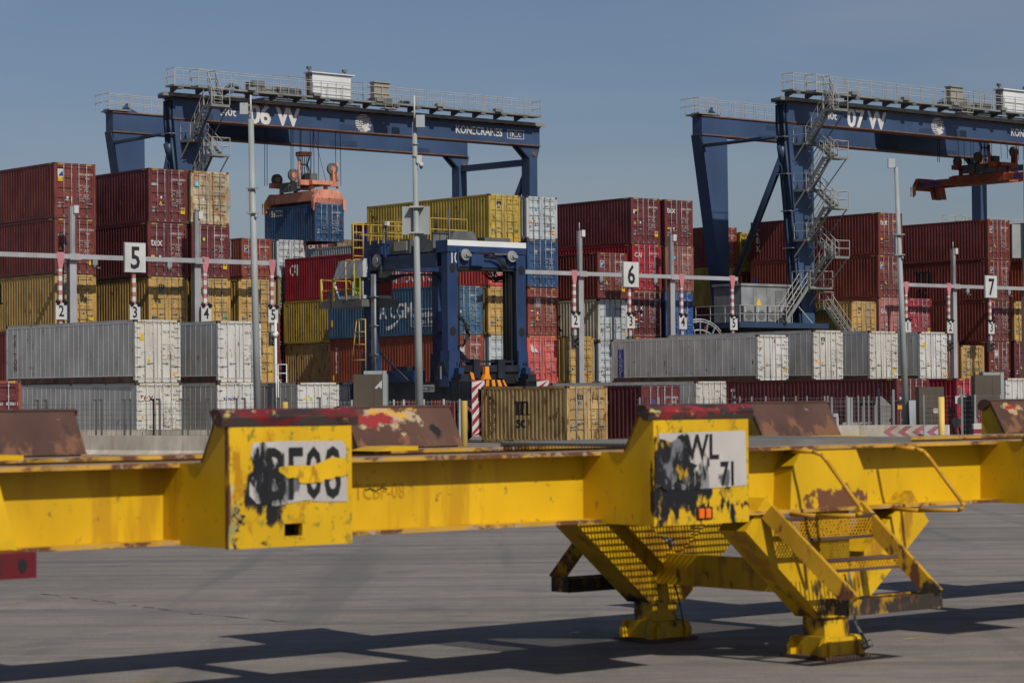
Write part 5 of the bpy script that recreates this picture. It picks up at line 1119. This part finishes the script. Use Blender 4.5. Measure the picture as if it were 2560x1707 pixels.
faceB, faceW = layered('worn_guide_face', YEL, scB), layered('worn_guide_face_black', YEL, scW)
brdB = layered('worn_board', WH, [((.25, .24, .24), 8.95, 1.5, .25, .35, .38, 7, (1, 1, .7)), ((.12, .12, .125), 9.02, 1.52, .20, .16, .30, 13, (1, 1, .4)), (BLK, 8.88, 1.56, .17, .30, .25, 9, (1, 1, .35)), ((.3, .29, .28), 8.9, 1.5, ANY, ANY, .60, 30, (2, 1, .3)), (YEL, 9.0, 1.6, ANY, ANY, .68, 12, (1, 1, .3))])
brdW = layered('worn_board_black', WH, [((.10, .10, .105), 12.93, 1.49, .20, .09, .34, 7, (1.5, 1, .7)), ((.22, .22, .23), 12.70, 1.46, .30, .22, .36, 6, (1, 1, .6)), (BLK, 12.40, 1.50, .34, .27, .22, 9.0, (1, 1, .4)), ((.17, .17, .18), 12.55, 1.5, .4, .3, .46, 14, (2.5, 1, .6)), (YEL, 12.6, 1.6, ANY, ANY, .68, 12, (1, 1, .3))])
OFF = (-12.5, -14.8, 0)
tr = thing('terminal_trailer', 'long yellow steel terminal trailer with worn corner guides across the foreground', 'trailer', uvz(12.5, -14.8, 0))
def part(b, name, mats, parent=None):
    if parent is None: return b.build(name, mats, tr, OFF)
    return b.build(name, mats, parent)
U_A, U_B = -1.0, 26.0
for w0, sg in ((13.88, 1), (15.82, -1)):
    b = MB(); b.box(U_A, U_B, w0 - .012, w0 + .012, 1.205, 1.675, 0)
    b.box(U_A, U_B, w0 - .21, w0 + .21, 1.675, 1.70, 2); b.box(U_A, U_B, w0 - .214, w0 - .21, 1.673, 1.702, 1); b.box(U_A, U_B, w0 - .21, w0 + .21, 1.18, 1.205, 0); b.box(U_A, U_B, w0 - .214, w0 - .21, 1.178, 1.207, 1)
    bo = part(b, 'main_beam', [ty, tedge, ttop])
for u in (7.9, 10.4, 12.0, 13.3, 16.0, 18.6, 21.5):
    b = MB(); b.box(u, u + .2, 13.9, 15.8, 1.25, 1.62, 0); part(b, 'cross_member', [ty])
for (u, l) in ((7.9, .45), (11.35, .4), (16.35, .5)):
    b = MB(); b.prism([(u, 1.702), (u + l, 1.702), (u + l, 1.735), (u + .15, 1.735)], 'y', 15.25, 15.6, 0); part(b, 'support_pad', [ty])
# outriggers and guides, near and far side
GN = [(8.60, 9.55, faceB), (12.22, 13.18, faceW), (16.75, 17.7, faceB), (20.3, 21.2, faceB)]
for i, (a, c, fm) in enumerate(GN):
    for side in (0, 1):
        a2, c2 = (a, c) if side == 0 else ((a - .1, c - .1) if i else (8.45, 9.42)); 
        if side == 1: a2, c2 = [(8.3, 9.42), (11.95, 13.0), (16.6, 17.62), (20.08, 21.1)][i]
        q = (lambda w: w) if side == 0 else (lambda w: 29.7 - w)
        b = MB()
        prof = [(q(13.14), 1.175), (q(13.14), 1.93), (q(13.23), 2.03), (q(13.42), 1.70), (q(13.88), 1.70), (q(13.88), 1.175)]
        b.prism(prof, 'x', a2, a2 + .03, 0); b.prism(prof, 'x', c2 - .03, c2, 0)
        b.box(a2 + .03, c2 - .03, min(q(13.14), q(13.88)), max(q(13.14), q(13.88)), 1.175, 1.20, 0)
        og = part(b, 'outrigger', [ty if side == 0 else tyw])
        # inner sloping plate
        b = MB(); P = [(q(13.42), 1.705), (q(13.23), 2.03), (q(13.20), 2.03), (q(13.39), 1.705)]
        b.prism(P, 'x', a2 - .02 * side, c2 + .02 * side, 0); part(b, 'guide_plate', [[rustp, rustc, rustp, rustd][i]])
        # curled lip
        b = MB(); L_ = []
        for k in range(9):
            th = -.6 + k * .42; L_.append((q(13.16 - .045 * cos(th) + .02), 1.985 + .05 * sin(th)))
        for k in range(8):
            (y0, z0), (y1, z1) = L_[k], L_[k + 1]
            b.quad([(a2 - .05, y0, z0), (c2 + .05, y0, z0), (c2 + .05, y1, z1), (a2 - .05, y1, z1)], 0, True)
        b.prism([(q(13.10), 1.935), (q(13.09), 1.99), (q(13.13), 2.035), (q(13.19), 2.045), (q(13.24), 2.03), (q(13.2), 1.97), (q(13.15), 1.93)], 'x', a2 - .05, c2 + .05, 0)
        part(b, 'guide_lip', [lipm if side == 0 else rustp])
        b = MB(); ya, yb = sorted((q(13.10), q(13.14)))
        h0, h1, hz0, hz1 = UW(705, 13.12), UW(750, 13.12), 1.235, 1.315
        if i == 0 and side == 0:
            b.box(a2, h0, ya, yb, 1.17, 1.93, 0); b.box(h1, c2, ya, yb, 1.17, 1.93, 0); b.box(h0, h1, ya, yb, 1.17, hz0, 0); b.box(h0, h1, ya, yb, hz1, 1.93, 0); b.box(h0 - .02, h1 + .02, yb + .08, yb + .09, hz0 - .05, hz1 + .05, 1)
        else: b.box(a2, c2, ya, yb, 1.17, 1.93, 0)
        fp = part(b, 'guide_face', [fm, M['black']])
        if side == 0 and i < 2:
            y = ya - .003
            if i == 0:
                X = lambda px: UW(px, 13.1); bb = MB()
                poly = [(X(615), 1.86), (X(640), 1.845), (X(850), 1.85), (X(862), 1.84), (X(866), 1.45), (X(770), 1.435), (X(640), 1.44), (X(618), 1.49), (X(612), 1.6), (X(628), 1.7), (X(620), 1.8)]
                poly = [(X(632), 1.832), (X(700), 1.838), (X(855), 1.832), (X(863), 1.80), (X(866), 1.44), (X(800), 1.445), (X(765), 1.46), (X(690), 1.43), (X(640), 1.45), (X(622), 1.50), (X(622), 1.58), (X(636), 1.64), (X(626), 1.76)]
                bb.prism(poly, 'y', y - .002, y); bo = part(bb, 'load_board', [brdB], fp)
                text_front('BF08', .46, X(660), 1.475, M['ink'], bo, 'lettering', y=y - .005, bold=.018, squeeze=.60, spacing=1.08)
                w_ = MB(); w_.prism([(X(690), 1.668), (X(698), 1.674), (X(712), 1.682), (X(728), 1.681), (X(745), 1.683), (X(768), 1.679), (X(786), 1.681), (X(792), 1.692), (X(806), 1.703), (X(816), 1.718), (X(832), 1.728), (X(850), 1.722), (X(868), 1.724), (X(868), 1.62), (X(850), 1.60), (X(838), 1.606), (X(826), 1.585), (X(810), 1.59), (X(800), 1.565), (X(792), 1.572), (X(770), 1.566), (X(745), 1.572), (X(741), 1.60), (X(726), 1.605), (X(716), 1.602), (X(704), 1.63), (X(694), 1.645)], 'y', y - .010, y - .007); w_.build('bare_paint_patch', [fm], bo)
            else:
                X = lambda px: UW(px, 13.1); bb = MB(); bb.prism([(X(1645), 1.835), (X(1740), 1.84), (X(1858), 1.845), (X(1862), 1.845), (X(1865), 1.44), (X(1790), 1.43), (X(1700), 1.425), (X(1678), 1.43), (X(1672), 1.6), (X(1655), 1.7)], 'y', y - .002, y); bo = part(bb, 'load_board', [brdW], fp)
                text_front('SWL', .255, X(1688), 1.645, M['ink'], bo, 'lettering', y=y - .005, bold=.02, squeeze=.85); text_front('71', .24, X(1798), 1.45, M['ink'], bo, 'lettering', y=y - .005, bold=.03, squeeze=.7)
                w_ = MB(); xx = X(1634); xs = [0, .03, .09, .16, .23, .30, .33, .27, .33, .42, .36, .30, .22, .12, .05, 0]; zs = [1.82, 1.80, 1.79, 1.77, 1.80, 1.74, 1.69, 1.66, 1.63, 1.60, 1.55, 1.47, 1.50, 1.42, 1.46, 1.44]
                w_.prism([(xx + p, z_) for p, z_ in zip(xs, zs)], 'y', y - .012, y - .010); w_.build('scuff', [layered('scuff_black', (.016, .016, .018), [((.5, .28, .01), 12.3, 1.6, ANY, ANY, .60, 8, (1, 1, .6)), ((.16, .16, .17), 12.5, 1.6, ANY, ANY, .56, 10, (1, 1, .4))])], bo)
                rl = MB()
                for k in (0, 1): x = X(1742) + k * (X(1759) - X(1742)); rl.prism([(x, 1.215), (x + .045, 1.215), (x + .048, 1.225), (x + .048, 1.275), (x + .042, 1.285), (x + .004, 1.285), (x, 1.275)], 'y', y - .02, y)
                part(rl, 'amber_reflector', [layered('amber', (.85, .16, .01), [], rough=.2)], fp)
                rl = MB(); rl.box(X(1738), X(1778), y - .006, y, 1.205, 1.295); part(rl, 'reflector_plate', [M['ink']], fp)
# weld lettering on the web and scribbles
vs, fs = text_data('TCBF-08', .15, bold=.0, squeeze=.8); b = MB(); b.faces([(p[0] + UW(885, 13.86), 13.864, p[1] + 1.41) for p in vs], fs)
part(b, 'weld_lettering', [layered('weld_yellow', (.50, .25, .006), [])])
b = MB(); b.tube([(UW(x, 13.86), 13.862, z) for x, z in ((912 - 0, 1.475), (925, 1.485), (938, 1.465), (955, 1.49), (968, 1.475))], .004, 4); part(b, 'weld_scratch', [M['rubber']])
# grating deck
b = MB(); y0, y1 = 14.1, 15.62; u0, u1 = 12.9, 16.1
u = u0
while u < u1: b.box(u, u + .011, y0, y1, 1.715, 1.738); u += .036
y = y0
while y < y1: b.box(u0, u1, y, y + .010, 1.73, 1.742); y += .062
b.box(u0, u1, y0 - .03, y0, 1.70, 1.745); b.box(u0, u1, y1, y1 + .03, 1.70, 1.745); part(b, 'deck_grating', [mat('grating_steel', (.15, .145, .135), rough=.75, dirt=.3)])
# support stand: stiffener boxes, legs, braces, ties
for side in (0, 1):
    q = (lambda w: w) if side == 0 else (lambda w: 29.7 - w); s_ = 1 if side == 0 else -1; W_ = 13.85
    b = MB(); ya, yb = sorted((q(13.68), q(13.88)))
    b.prism([(14.22, 1.205), (15.12, 1.205), (15.1, 1.45), (14.98, 1.675), (14.36, 1.675), (14.24, 1.52)], 'y', ya, yb, 0); part(b, 'stiffener_box', [layered('stiffener_paint%d' % side, YEL, [((.16, .065, .03), 14.76, 1.26, .36, .10, .18, 9, (1, 1, 1)), ((.5, .2, .01), 14.7, 1.5, .6, .4, .52, 4, (1, 1, .2))])])
    lg = MB(); a, c = sorted((q(W_ - .17), q(W_ + .17)))
    lg.box(14.60, 14.98, a + .02, c - .02, .33, .62, 0); lg.box(14.62 if side == 0 else 14.66, 14.96 if side == 0 else 15.12, a + .06, c - .06, .62, 1.18, 0); lg.box(14.65, 14.93, a + .05, c - .05, .03, .33, 0); lg.box(14.52, 15.06, a - .08, c + .08, 0.005, .03, 1)
    for uu in (14.60, 14.94): lg.prism([(a - .05, .03), (c + .05, .03), (c + .05, .12), (c, .18), (a, .18), (a - .05, .12)], 'x', uu, uu + .04, 0)
    for ww in (a - .02, c - .02): lg.prism([(14.54, .03), (15.04, .03), (15.04, .10), (15.0, .17), (14.58, .17), (14.54, .10)], 'y', ww, ww + .04, 0)
    part(lg, 'leg', [tyw, M['cast']])
    for (ut, ub) in ((13.85, 14.70), (15.78, 14.88)):
        b = MB(); b.beam((ut, q(W_), 1.18), (ub, q(W_), .46), .30, .33, 0); part(b, 'brace', [tyw])
    # steps
    o = -s_
    yb_, yt = (12.98 if side == 0 else 16.45), q(13.66)
    stt = MB()
    for (ub, ut) in ((14.17, 13.95 if side == 0 else 14.45), (15.13, 14.98)):
        stt.beam((ut, yt, 1.20), (ub, yb_, .52), .05, .13, 0)
    P = sorted((yb_ - o * .0, yb_ - o * .24)); stt.box(14.12, 15.2, P[0], P[0] + .02, .42, .54, 0); stt.box(14.12, 15.2, P[1] - .02, P[1], .42, .54, 0); stt.box(14.12, 14.15, P[0], P[1], .42, .54, 0); stt.box(15.17, 15.2, P[0], P[1], .42, .54, 0)
    k = 14.16
    while k < 15.17: stt.box(k, k + .008, P[0], P[1], .50, .53, 0); k += .04
    st_o = part(stt, 'step_ladder', [tdark])
    for (z, wv, x0, x1) in () if side else ((1.06, .52, 14.0, 15.02), (.78, .30, 14.08, 15.08)):
        g_ = MB(); yy = q(13.0 + wv); h_ = .17 if z > 1 else .085
        ya2 = yy - .006; n_ = int((x1 - x0) / .035)
        for k in range(n_ + 4):
            xa = x0 + k * .035
            for d_ in (1, -1):
                p0, p1 = (xa, z - h_ / 2), (xa + d_ * h_ * .7, z + h_ / 2)
                if min(p0[0], p1[0]) < x0 - .005 or max(p0[0], p1[0]) > x1 + .03: continue
                g_.beam((p0[0], yy, p0[1]), (p1[0], yy, p1[1]), .006, .008, 0)
        for zz in (z - h_ / 2, z + h_ / 2): g_.box(x0, x1, yy - .012, yy + .012, zz - .012, zz + .012, 1)
        tp = sorted((yy, yy + s_ * .2)); 
        k = x0
        while k < x1: g_.box(k, k + .008, tp[0], tp[1], z + h_ / 2 - .02, z + h_ / 2, 0); k += .045
        part(g_, 'tread', [layered('tread_yellow', (.62, .32, .008), [(RUST, 14.5, .9, ANY, ANY, .6, 12, (1, 1, 1))]), M['cast']])
for ut in (14.22, 15.42):
    b = MB(); b.tube([(ut, 13.66, 1.665), (ut + .02, 13.45, 1.662), (ut + .04, 13.38, 1.64), (ut + .06, 13.33, 1.58), (ut + .10, 13.04, 1.24), (ut + .10, 13.02, 1.20), (ut + .08, 13.06, 1.175), (ut + .0, 13.40, 1.165), (ut - .02, 13.66, 1.17)], .017, 8); part(b, 'grab_handle', [layered('handle_yellow', (.58, .30, .02), [((.14, .08, .02), 14, 1.3, ANY, ANY, .62, 9, (1, 1, 1))])])
for (u, z0, z1) in ((14.66, .50, .76), (14.95, .48, .72)):
    b = MB(); b.box(u, u + .10, 13.9, 15.75, z0, z1, 0); part(b, 'cross_tie', [tyw])
b = MB(); b.prism([(14.0, 1.2), (14.25, 1.2), (14.95, .62), (14.7, .62)], 'y', 15.58, 15.62, 0); part(b, 'gusset_plate', [tyw])
b = MB(); b.tube([(14.86, 13.66, .70), (14.88, 13.64, .55), (14.86, 13.63, .45), (14.92, 13.62, .25), (14.95, 13.55, .12)], .009, 6); b.tube([(14.86, 13.66, .72), (14.83, 13.63, .5), (14.88, 13.62, .3), (14.93, 13.57, .13)], .006, 6); b.cyl((14.95, 13.5, .13), (14.90, 13.56, .09), .03, 8); part(b, 'hanging_cable', [M['cgreydk']])
b = MB(); b.tube([(14.70, 15.64, .86), (14.72, 15.6, .70), (14.74, 15.58, .55), (14.80, 15.56, .35), (14.84, 15.55, .14)], .009, 6); b.cyl((14.66, 15.64, .88), (14.74, 15.56, .84), .035, 8); part(b, 'hanging_cable', [M['cgreydk']])
# left edge bracket with red locking block
b = MB(); b.prism([(6.2, 1.62), (7.15, 1.62), (7.28, 1.18), (6.2, 1.18)], 'y', 13.36, 13.40, 0); part(b, 'end_bracket', [tyw])
ub = UW(86, 13.0); b = MB(); b.box(ub - .6, ub, 12.98, 13.3, 1.075, 1.225, 0)
b.prism([(ub - .09 + .028 * cos(a * pi / 6), 1.15 + .042 * sin(a * pi / 6)) for a in range(12)], 'y', 12.976, 12.98, 1); part(b, 'locking_block', [layered('block_red', (.13, .008, .014), [((.03, .02, .02), 7, 1.15, ANY, ANY, .58, 9, (1, 1, 1))], rough=.5), M['black']])
# ---------------------------------------------------------------- fences, barriers, cabinets
def jersey(p0, p1, h, label, n, mats, chev=None, group=None):
    p0, p1 = Vector(p0), Vector(p1); d = (p1 - p0); L = d.length; rz = math.atan2(d.y, d.x)
    for i in range(n):
        a = L * i / n; t = thing('concrete_barrier', label if n == 1 or not group else label, 'barrier', p0 + d * (i / n), rz, group)
        w_ = L / n - .02; b = MB(); b.prism([(-.28, 0), (.28, 0), (.28, .10), (.13, .26), (.09, h), (-.09, h), (-.13, .26), (-.28, .10)], 'x', 0, w_, 0); b.build('body', [mats[0]], t)
        if chev:
            c = MB(); x = chev[0]
            def Y(z): return -.09 - .04 * (h - z) / (h - .26) - .004
            while x < w_ - .4:
                for s0, s1 in (((x, h * .62), (x + .35, h - .04)), ((x, h * .62), (x + .35, .28))):
                    c.quad([(s0[0], Y(s0[1]), s0[1]), (s0[0] + .3, Y(s0[1]), s0[1]), (s1[0] + .3, Y(s1[1]), s1[1]), (s1[0], Y(s1[1]), s1[1])])
                x += .62
            c.build('chevrons', [chev[1]], t)
    return t
E_ = [(205, 1087.6, 94), (290, 1087.9, 92.9), (380, 1088.2, 91.9), (460, 1088.4, 91.1), (545, 1088.6, 90.3)]
pts = [gp(x, y, d, 0) for x, y, d in E_]
pts = [gp(30, 1087, 96.5, 0), gp(118, 1087.4, 95.2, 0)] + pts
nm = ['first barrier', 'second', '3', '4', '5', '6']
for i in range(len(pts) - 1): jersey(pts[i], pts[i + 1], .80, 'pale concrete barrier segment in front of the left mesh fence', 1, [M['concrete']], group='concrete barriers along the left fence')
for i in range(4):
    jersey(gp(130 + i * 115, 1078, 102 - i, 0), gp(242 + i * 115, 1078, 101 - i, 0), .92, 'concrete barrier in the second row behind the left fence', 1, [M['concrete']], group='second row of barriers at the left')
jersey(gp(1985, 1062.4, 106.5, 0), gp(2148, 1062.2, 106, 0), .8, 'plain tan concrete barrier at the lower right beside the rusty plate', 1, [M['concrete']])
jersey(gp(2148, 1062.2, 106, 0), gp(2308, 1061.3, 105, 0), .8, 'tan concrete barrier painted with dull red chevrons', 1, [M['concrete']], chev=(1.05, M['rosy']))
jersey(gp(2313, 1061.3, 104.5, 0), gp(2373, 1061.2, 104, 0), .8, 'white barrier end with pink red chevrons behind the yellow post', 1, [M['barw']], chev=(.1, M['pinkpaint']))
jersey(gp(2108, 1055.5, 112, 0), gp(2185, 1055.3, 111.5, 0), .85, 'short concrete barrier in the second row at the right', 1, [M['concrete']])
t = thing('striped_barrier', 'low barrier painted with red and white horizontal bands at the right', 'barrier', gp(2432, 1062, 104, 0), radians(0))
b = MB(); x1 = (2495 - 2432) / F_PX * 104
for k, mm in enumerate((1, 0, 1, 0)): b.box(0, x1, -.2, .2, .05 + k * .19, .05 + (k + 1) * .19, mm)
b.prism([(0, .81), (x1, .81), (x1, .86), (.12, .86)], 'y', -.2, .2, 0); b.box(.1, x1 - .1, -.2, .2, 0, .05, 0); b.build('body', [M['barw'], M['barr']], t)
def mesh_fence(pl, ztop, z0, label, m='fencedk', pr=.035, spacing=.20, hs=.20, posts=None, bent=True, tall=None):
    """pl: list of ground points"""
    t = thing('mesh_fence', label, 'fence', pl[0], 0); o = Vector(pl[0])
    g_ = MB()
    for a, c in zip(pl[:-1], pl[1:]):
        a, c = Vector(a) - o, Vector(c) - o; L = (c - a).length; n = int(L / spacing)
        for i in range(n): p = a.lerp(c, (i + .5) / n); g_.cyl(p + Vector((0, 0, z0)), p + Vector((0, 0, ztop)), .006, 3, 0, cap=False)
        z = z0
        while z < ztop + .01: g_.cyl(a + Vector((0, 0, z)), c + Vector((0, 0, z)), .006, 3, 0, cap=False); z += hs
    g_.build('wire_mesh', [M[m]], t)
    for k, p in enumerate(posts if posts else pl):
        p = Vector(p) - o; q = MB(); zt = ztop + .05; q.box(p.x - pr, p.x + pr, p.y - pr, p.y + pr, 0, zt, 0)
        if bent: q.box(p.x - .14, p.x + pr, p.y - pr, p.y + pr, zt - .02, zt + .05, 0)
        q.build('post', [M[m]], t)
    return t
d0 = 97.0
px = [-20, 95, 115, 240, 254, 311, 326, 384, 399, 456, 470, 520, 592, 612, 697, 714, 800]
L_ = [gp(x, 1050, 97 - (x / 800) * 3, 0) for x in px]
mesh_fence([L_[0], L_[-1]], 2.06, .75, 'dark wire mesh fence with paired posts in front of the left white reefers', posts=L_)
px2 = [820, 880, 955, 985, 1010, 1060, 1110, 1150]
mesh_fence([gp(820, 1050, 93, 0), gp(1150, 1050, 93, 0)], 2.0, .3, 'light grey railing fence in front of the straddle carrier wheels', m='galvl', spacing=.14, hs=1.65, posts=[gp(x, 1050, 93, 0) for x in px2], bent=False)
px3 = [1600, 1648, 1690, 1722, 1760, 1800, 1850, 1880, 1915, 1960, 1990, 2018, 2062, 2070, 2118, 2146, 2172]
mesh_fence([gp(1590, 1050, 108, 0), gp(2235, 1050, 108, 0)], 2.0, .75, 'grey wire mesh fence in front of the long dark red container', m='fence', posts=[gp(x, 1050, 108, 0) for x in px3], bent=False, pr=.03)
mesh_fence([gp(2060, 1050, 110, 0), gp(2180, 1050, 110, 0)], 1.95, .6, 'second grey mesh panel behind the right concrete barrier', m='galv', bent=False, pr=.04, posts=[gp(2080, 1050, 110, 0), gp(2122, 1050, 110, 0), gp(2160, 1050, 110, 0)])
t = mesh_fence([gp(2310, 1050, 105.5, 0), gp(2390, 1050, 105.5, 0)], 2.0, .2, 'mesh gate panel between the brown cabinet and the white sign post', m='fence', bent=False, pr=.03)
mesh_fence([gp(2405, 1050, 105.0, 0), gp(2438, 1050, 105.0, 0)], 2.0, .2, 'mesh gate wing in front of the stacked wire spools', m='fence', bent=False, pr=.045)
for x, zt, lb in ((2198, 2.35, 'taller grey fence post left of the concrete block'), (2234, 2.3, 'taller grey fence post right of the concrete block')):
    o = MB(); p = gp(x, 1050, 108.5, 0); o.box(-.05, .05, -.05, .05, 0, zt); oo = o.build('fence_post', [M['fence']], None, p); tag(oo, lb, 'post')
o = MB(); o.box(-.13, .0, -.05, .05, 0, 1.98); o.box(.03, .10, -.05, .05, 0, 1.98); tag(o.build('gate_post', [M['pole']], None, gp(2126, 1050, 107.5, 0)), 'wide pale grey gate post behind the right concrete barrier', 'post')
# brown cabinets
def cabinet(px0, px1, py0, py1, d, label, frame=True, zlow=None, dep=.9):
    p = gp((px0 + px1) / 2, 1000, d, 0); w_ = (px1 - px0) / F_PX * d; zt = atd(px0, py0, d).z; zb = atd(px0, py1, d).z if zlow is None else zlow
    t = thing('brown_cabinet', label, 'cabinet', p, 0)
    b = MB(); b.box(-w_ / 2, w_ / 2, 0, dep, zb, zt, 0); b.box(-w_ / 2 + w_ * .68, -w_ / 2 + w_ * .685, -.004, 0, zb, zt - .03, 1); b.build('body', [M['brown'], M['black']], t)
    if frame:
        b = MB(); b.box(w_ / 2, w_ / 2 + .14, -.02, dep, max(zb - .2, .2), zt + .12, 0); b.box(-w_ / 2 + .35, w_ / 2 + .14, .02, dep, zt + .003, zt + .12, 0); b.build('frame', [M['pole']], t)
    if zb > .3:
        b = MB(); [b.box(s - .04, s + .04, .3, .38, 0, zb) for s in (-w_ / 2 + .1, w_ / 2 - .1)]; b.build('leg', [M['galv']], t)
    return t
c1 = cabinet(884, 957, 936, 1003, 85, 'brown cabinet with a torn white sticker in front of the straddle carrier', zlow=.4)
b = MB(); b.quad([(.22, -.004, 2.45), (.47, -.004, 2.72), (.47, -.004, 2.42), (.36, -.004, 2.50), (.30, -.004, 2.42), (.18, -.004, 2.46)], 0); b.build('torn_sticker', [M['paper']], c1)
c2 = cabinet(2298, 2360, 967, 1062, 106, 'tall dark brown cabinet behind the right yellow post', frame=False, zlow=.1)
b = MB(); z = atd(2339, 1033, 106).z; x = (2339 - 2329) / F_PX * 106; b.quad([(x - .11, -.005, z), (x + .11, -.005, z), (x + .11, -.005, z + .22), (x - .11, -.005, z + .22)], 0); b.box(x - .07, x + .07, -.008, -.005, z + .13, z + .15, 1); b.build('notice', [M['paper'], M['cgreydk']], c2)
c3 = cabinet(2438, 2502, 938, 990, 105, 'brown cabinet raised above a mesh gate at the right', zlow=1.35)
mesh_fence([gp(2438, 1050, 104.6, 0), gp(2502, 1050, 104.6, 0)], 2.0, .5, 'mesh gate below the raised brown cabinet', m='galv', bent=False, pr=.035, spacing=.07, hs=.75)
# concrete block, white box, pipes, spools, notice
t = thing('concrete_block', 'grey concrete block with a sloping top behind the right fence', 'block', gp(2207, 1062, 110, 0), 0)
b = MB(); b.box(-.36, .36, 0, .7, 0, 1.62, 0); b.faces([(-.3, .05, 1.62), (.36, .05, 1.62), (.36, .65, 1.62), (-.3, .65, 1.62), (-.24, .2, 2.0), (.0, .2, 2.0), (.0, .45, 2.0), (-.24, .45, 2.0)], [(0, 1, 5, 4), (1, 2, 6, 5), (2, 3, 7, 6), (3, 0, 4, 7), (4, 5, 6, 7)], 0); b.build('body', [mat('block_grey', (.26, .24, .22), rough=.9)], t)
t = thing('white_cabinet', 'narrow white metal cabinet right of the right light pole', 'cabinet', gp(2283, 1062, 109, 0), 0); b = MB(); b.box(-.22, .2, 0, .5, 0, 1.82, 0); b.box(.2, .25, -.03, .5, 0, 1.86, 1); b.box(-.4, .2, .2, .3, 1.72, 1.8, 0); b.build('body', [M['ltgrey'], M['house']], t)
t = thing('black_pipe', 'thick black corrugated pipe lying horizontally behind the right fence', 'pipe', gp(2190, 1012, 112, 0), 0)
b = MB(); b.cyl((-.9, 0, 1.72), (.1, 0, 1.72), .12, 12); b.cyl((.1, 0, 1.75), (1.6, 0, 1.78), .07, 10)
for k in range(14): b.cyl((-.9 + k * .07, 0, 1.72), (-.87 + k * .07, 0, 1.72), .135, 12)
b.build('tube', [M['black']], t); b = MB(); [b.box(x - .04, x + .04, -.04, .04, 0, 1.62) for x in (-.6, 1.4)]; b.build('support', [M['fence']], t)
t = thing('orange_box', 'small orange box hanging behind the right light pole', 'box', gp(2252, 1022, 111, 0), 0); b = MB(); b.box(-.14, .12, 0, .2, 1.42, 1.6, 0); b.box(-.02, .02, .05, .1, 0, 1.42, 1); b.build('body', [M['label_o'], M['fence']], t)
t = thing('wire_spools', 'stack of dark ribbed drums behind the mesh gate at the right', 'drums', gp(2422, 1062, 106.5, 0), 0)
b = MB(); b.cyl((0, 0, 0), (0, 0, 1.95), .22, 16, 0)
for k in range(20): b.cyl((0, 0, .05 + k * .095), (0, 0, .09 + k * .095), .245, 16, 1)
b.build('drum', [M['cgreydk'], M['fence']], t); b = MB(); b.cyl((0, 0, 1.95), (.05, 0, 2.03), .18, 12, 0, r2=.1); b.build('cover', [M['gant']], t)
t = thing('hose_reel', 'grey hose reel stand with a pale bundle beside the gate post', 'reel', gp(2388, 1062, 106.8, 0), 0)
b = MB(); b.tube([(-.25, 0, 0), (-.2, 0, 1.5), (.0, 0, 1.3)], .05, 6, 0); b.tube([(.3, 0, 0), (.05, 0, 1.2)], .04, 6, 0); b.tube([(-.05, 0, 0), (-.08, 0, .7)], .04, 6, 0); b.cyl((.05, -.15, .9), (.05, .15, .9), .17, 12, 1); b.box(-.08, .16, -.16, .1, .65, .85, 1); b.build('stand', [M['fencedk'], mat('bundle', (.42, .40, .30))], t)
t = thing('gate_notice', 'small blank white notice on the grey gate post at the right', 'sign', gp(2396, 1062, 105.2, 0), 0); b = MB(); b.box(-.13, .13, -.06, -.04, 1.68, 2.0, 0); b.box(.10, .16, -.03, .03, 0, 2.4, 1); b.cyl((0.02, 0, 2.35), (0.02, 0, 2.42), .04, 8, 2); b.box(-.03, .08, -.03, .03, 2.1, 2.35, 3); b.build('notice', [M['paper'], M['fence'], M['label_y'], M['cgreydk']], t)
t = thing('pedestal_box', 'small grey utility box on a stand at the foot of the right rusty plate', 'box', gp(2090, 1062, 105.8, 0), 0); b = MB(); b.box(-.1, .1, 0, .2, 1.15, 1.3, 0); b.box(-.03, .03, .05, .12, 0, 1.15, 0); b.box(.02, .12, 0, .2, .6, 1.15, 0); b.build('body', [M['galvl']], t)
# white pipe gate and railing below the 5 sign
t = thing('white_pipe_post', 'white vent pipe with a curved cap beside the low white railing', 'pipe', uvz(78.6, -108.0, 0), YAW)
P = gp(689, 835, 122, 0); t.location = P; t.rotation_euler = (0, 0, 0); zz = atd(689, 835, 122).z
b = MB(); b.cyl((0, 0, 0), (0, 0, zz + .7), .065, 10); b.cyl((-.03, 0, zz - .15), (-.03, 0, zz + .05), .13, 12, 0); b.cyl((0, 0, zz), (.13, 0, zz + .05), .09, 10, 0); b.build('pipe', [M['house']], t)
t = thing('white_railing', 'low white railing in front of the dark gap right of the vent pipe', 'railing', gp(702, 957, 121, 0), 0)
b = MB(); z1, z2, zb = atd(702, 911, 121).z, atd(702, 933, 121).z, 2.0
for z in (z1, z2): b.cyl((-.22, 0, z), (.29, 0, z), .022, 6)
for x in (-.22, -.13, .29): b.cyl((x, 0, 0), (x, 0, z1), .025, 6)
b.cyl((-.22, 0, z2 - .1), (.1, 0, zb + .7), .02, 6); b.build('rail', [M['house']], t)
# yellow bollard posts
for (x, y, d, lb) in ((1160, 1002, 70, 'yellow bollard post in front of the red and white striped guard'), (2353, 992, 75, 'faded cream yellow bollard post in front of the right chevron barrier'), (712, 1005, 75, 'short yellow post top showing above the left red guide lip')):
    p = gp(x, y, d, 0); zt = atd(x, y, d).z; b = MB(); b.cyl((0, 0, 0), (0, 0, zt - .012), .095, 20); b.cyl((0, 0, zt - .012), (0, 0, zt), .095, 20, r2=.085); o = b.build('bollard', [M['bollard']], None, p); tag(o, lb, 'bollard')
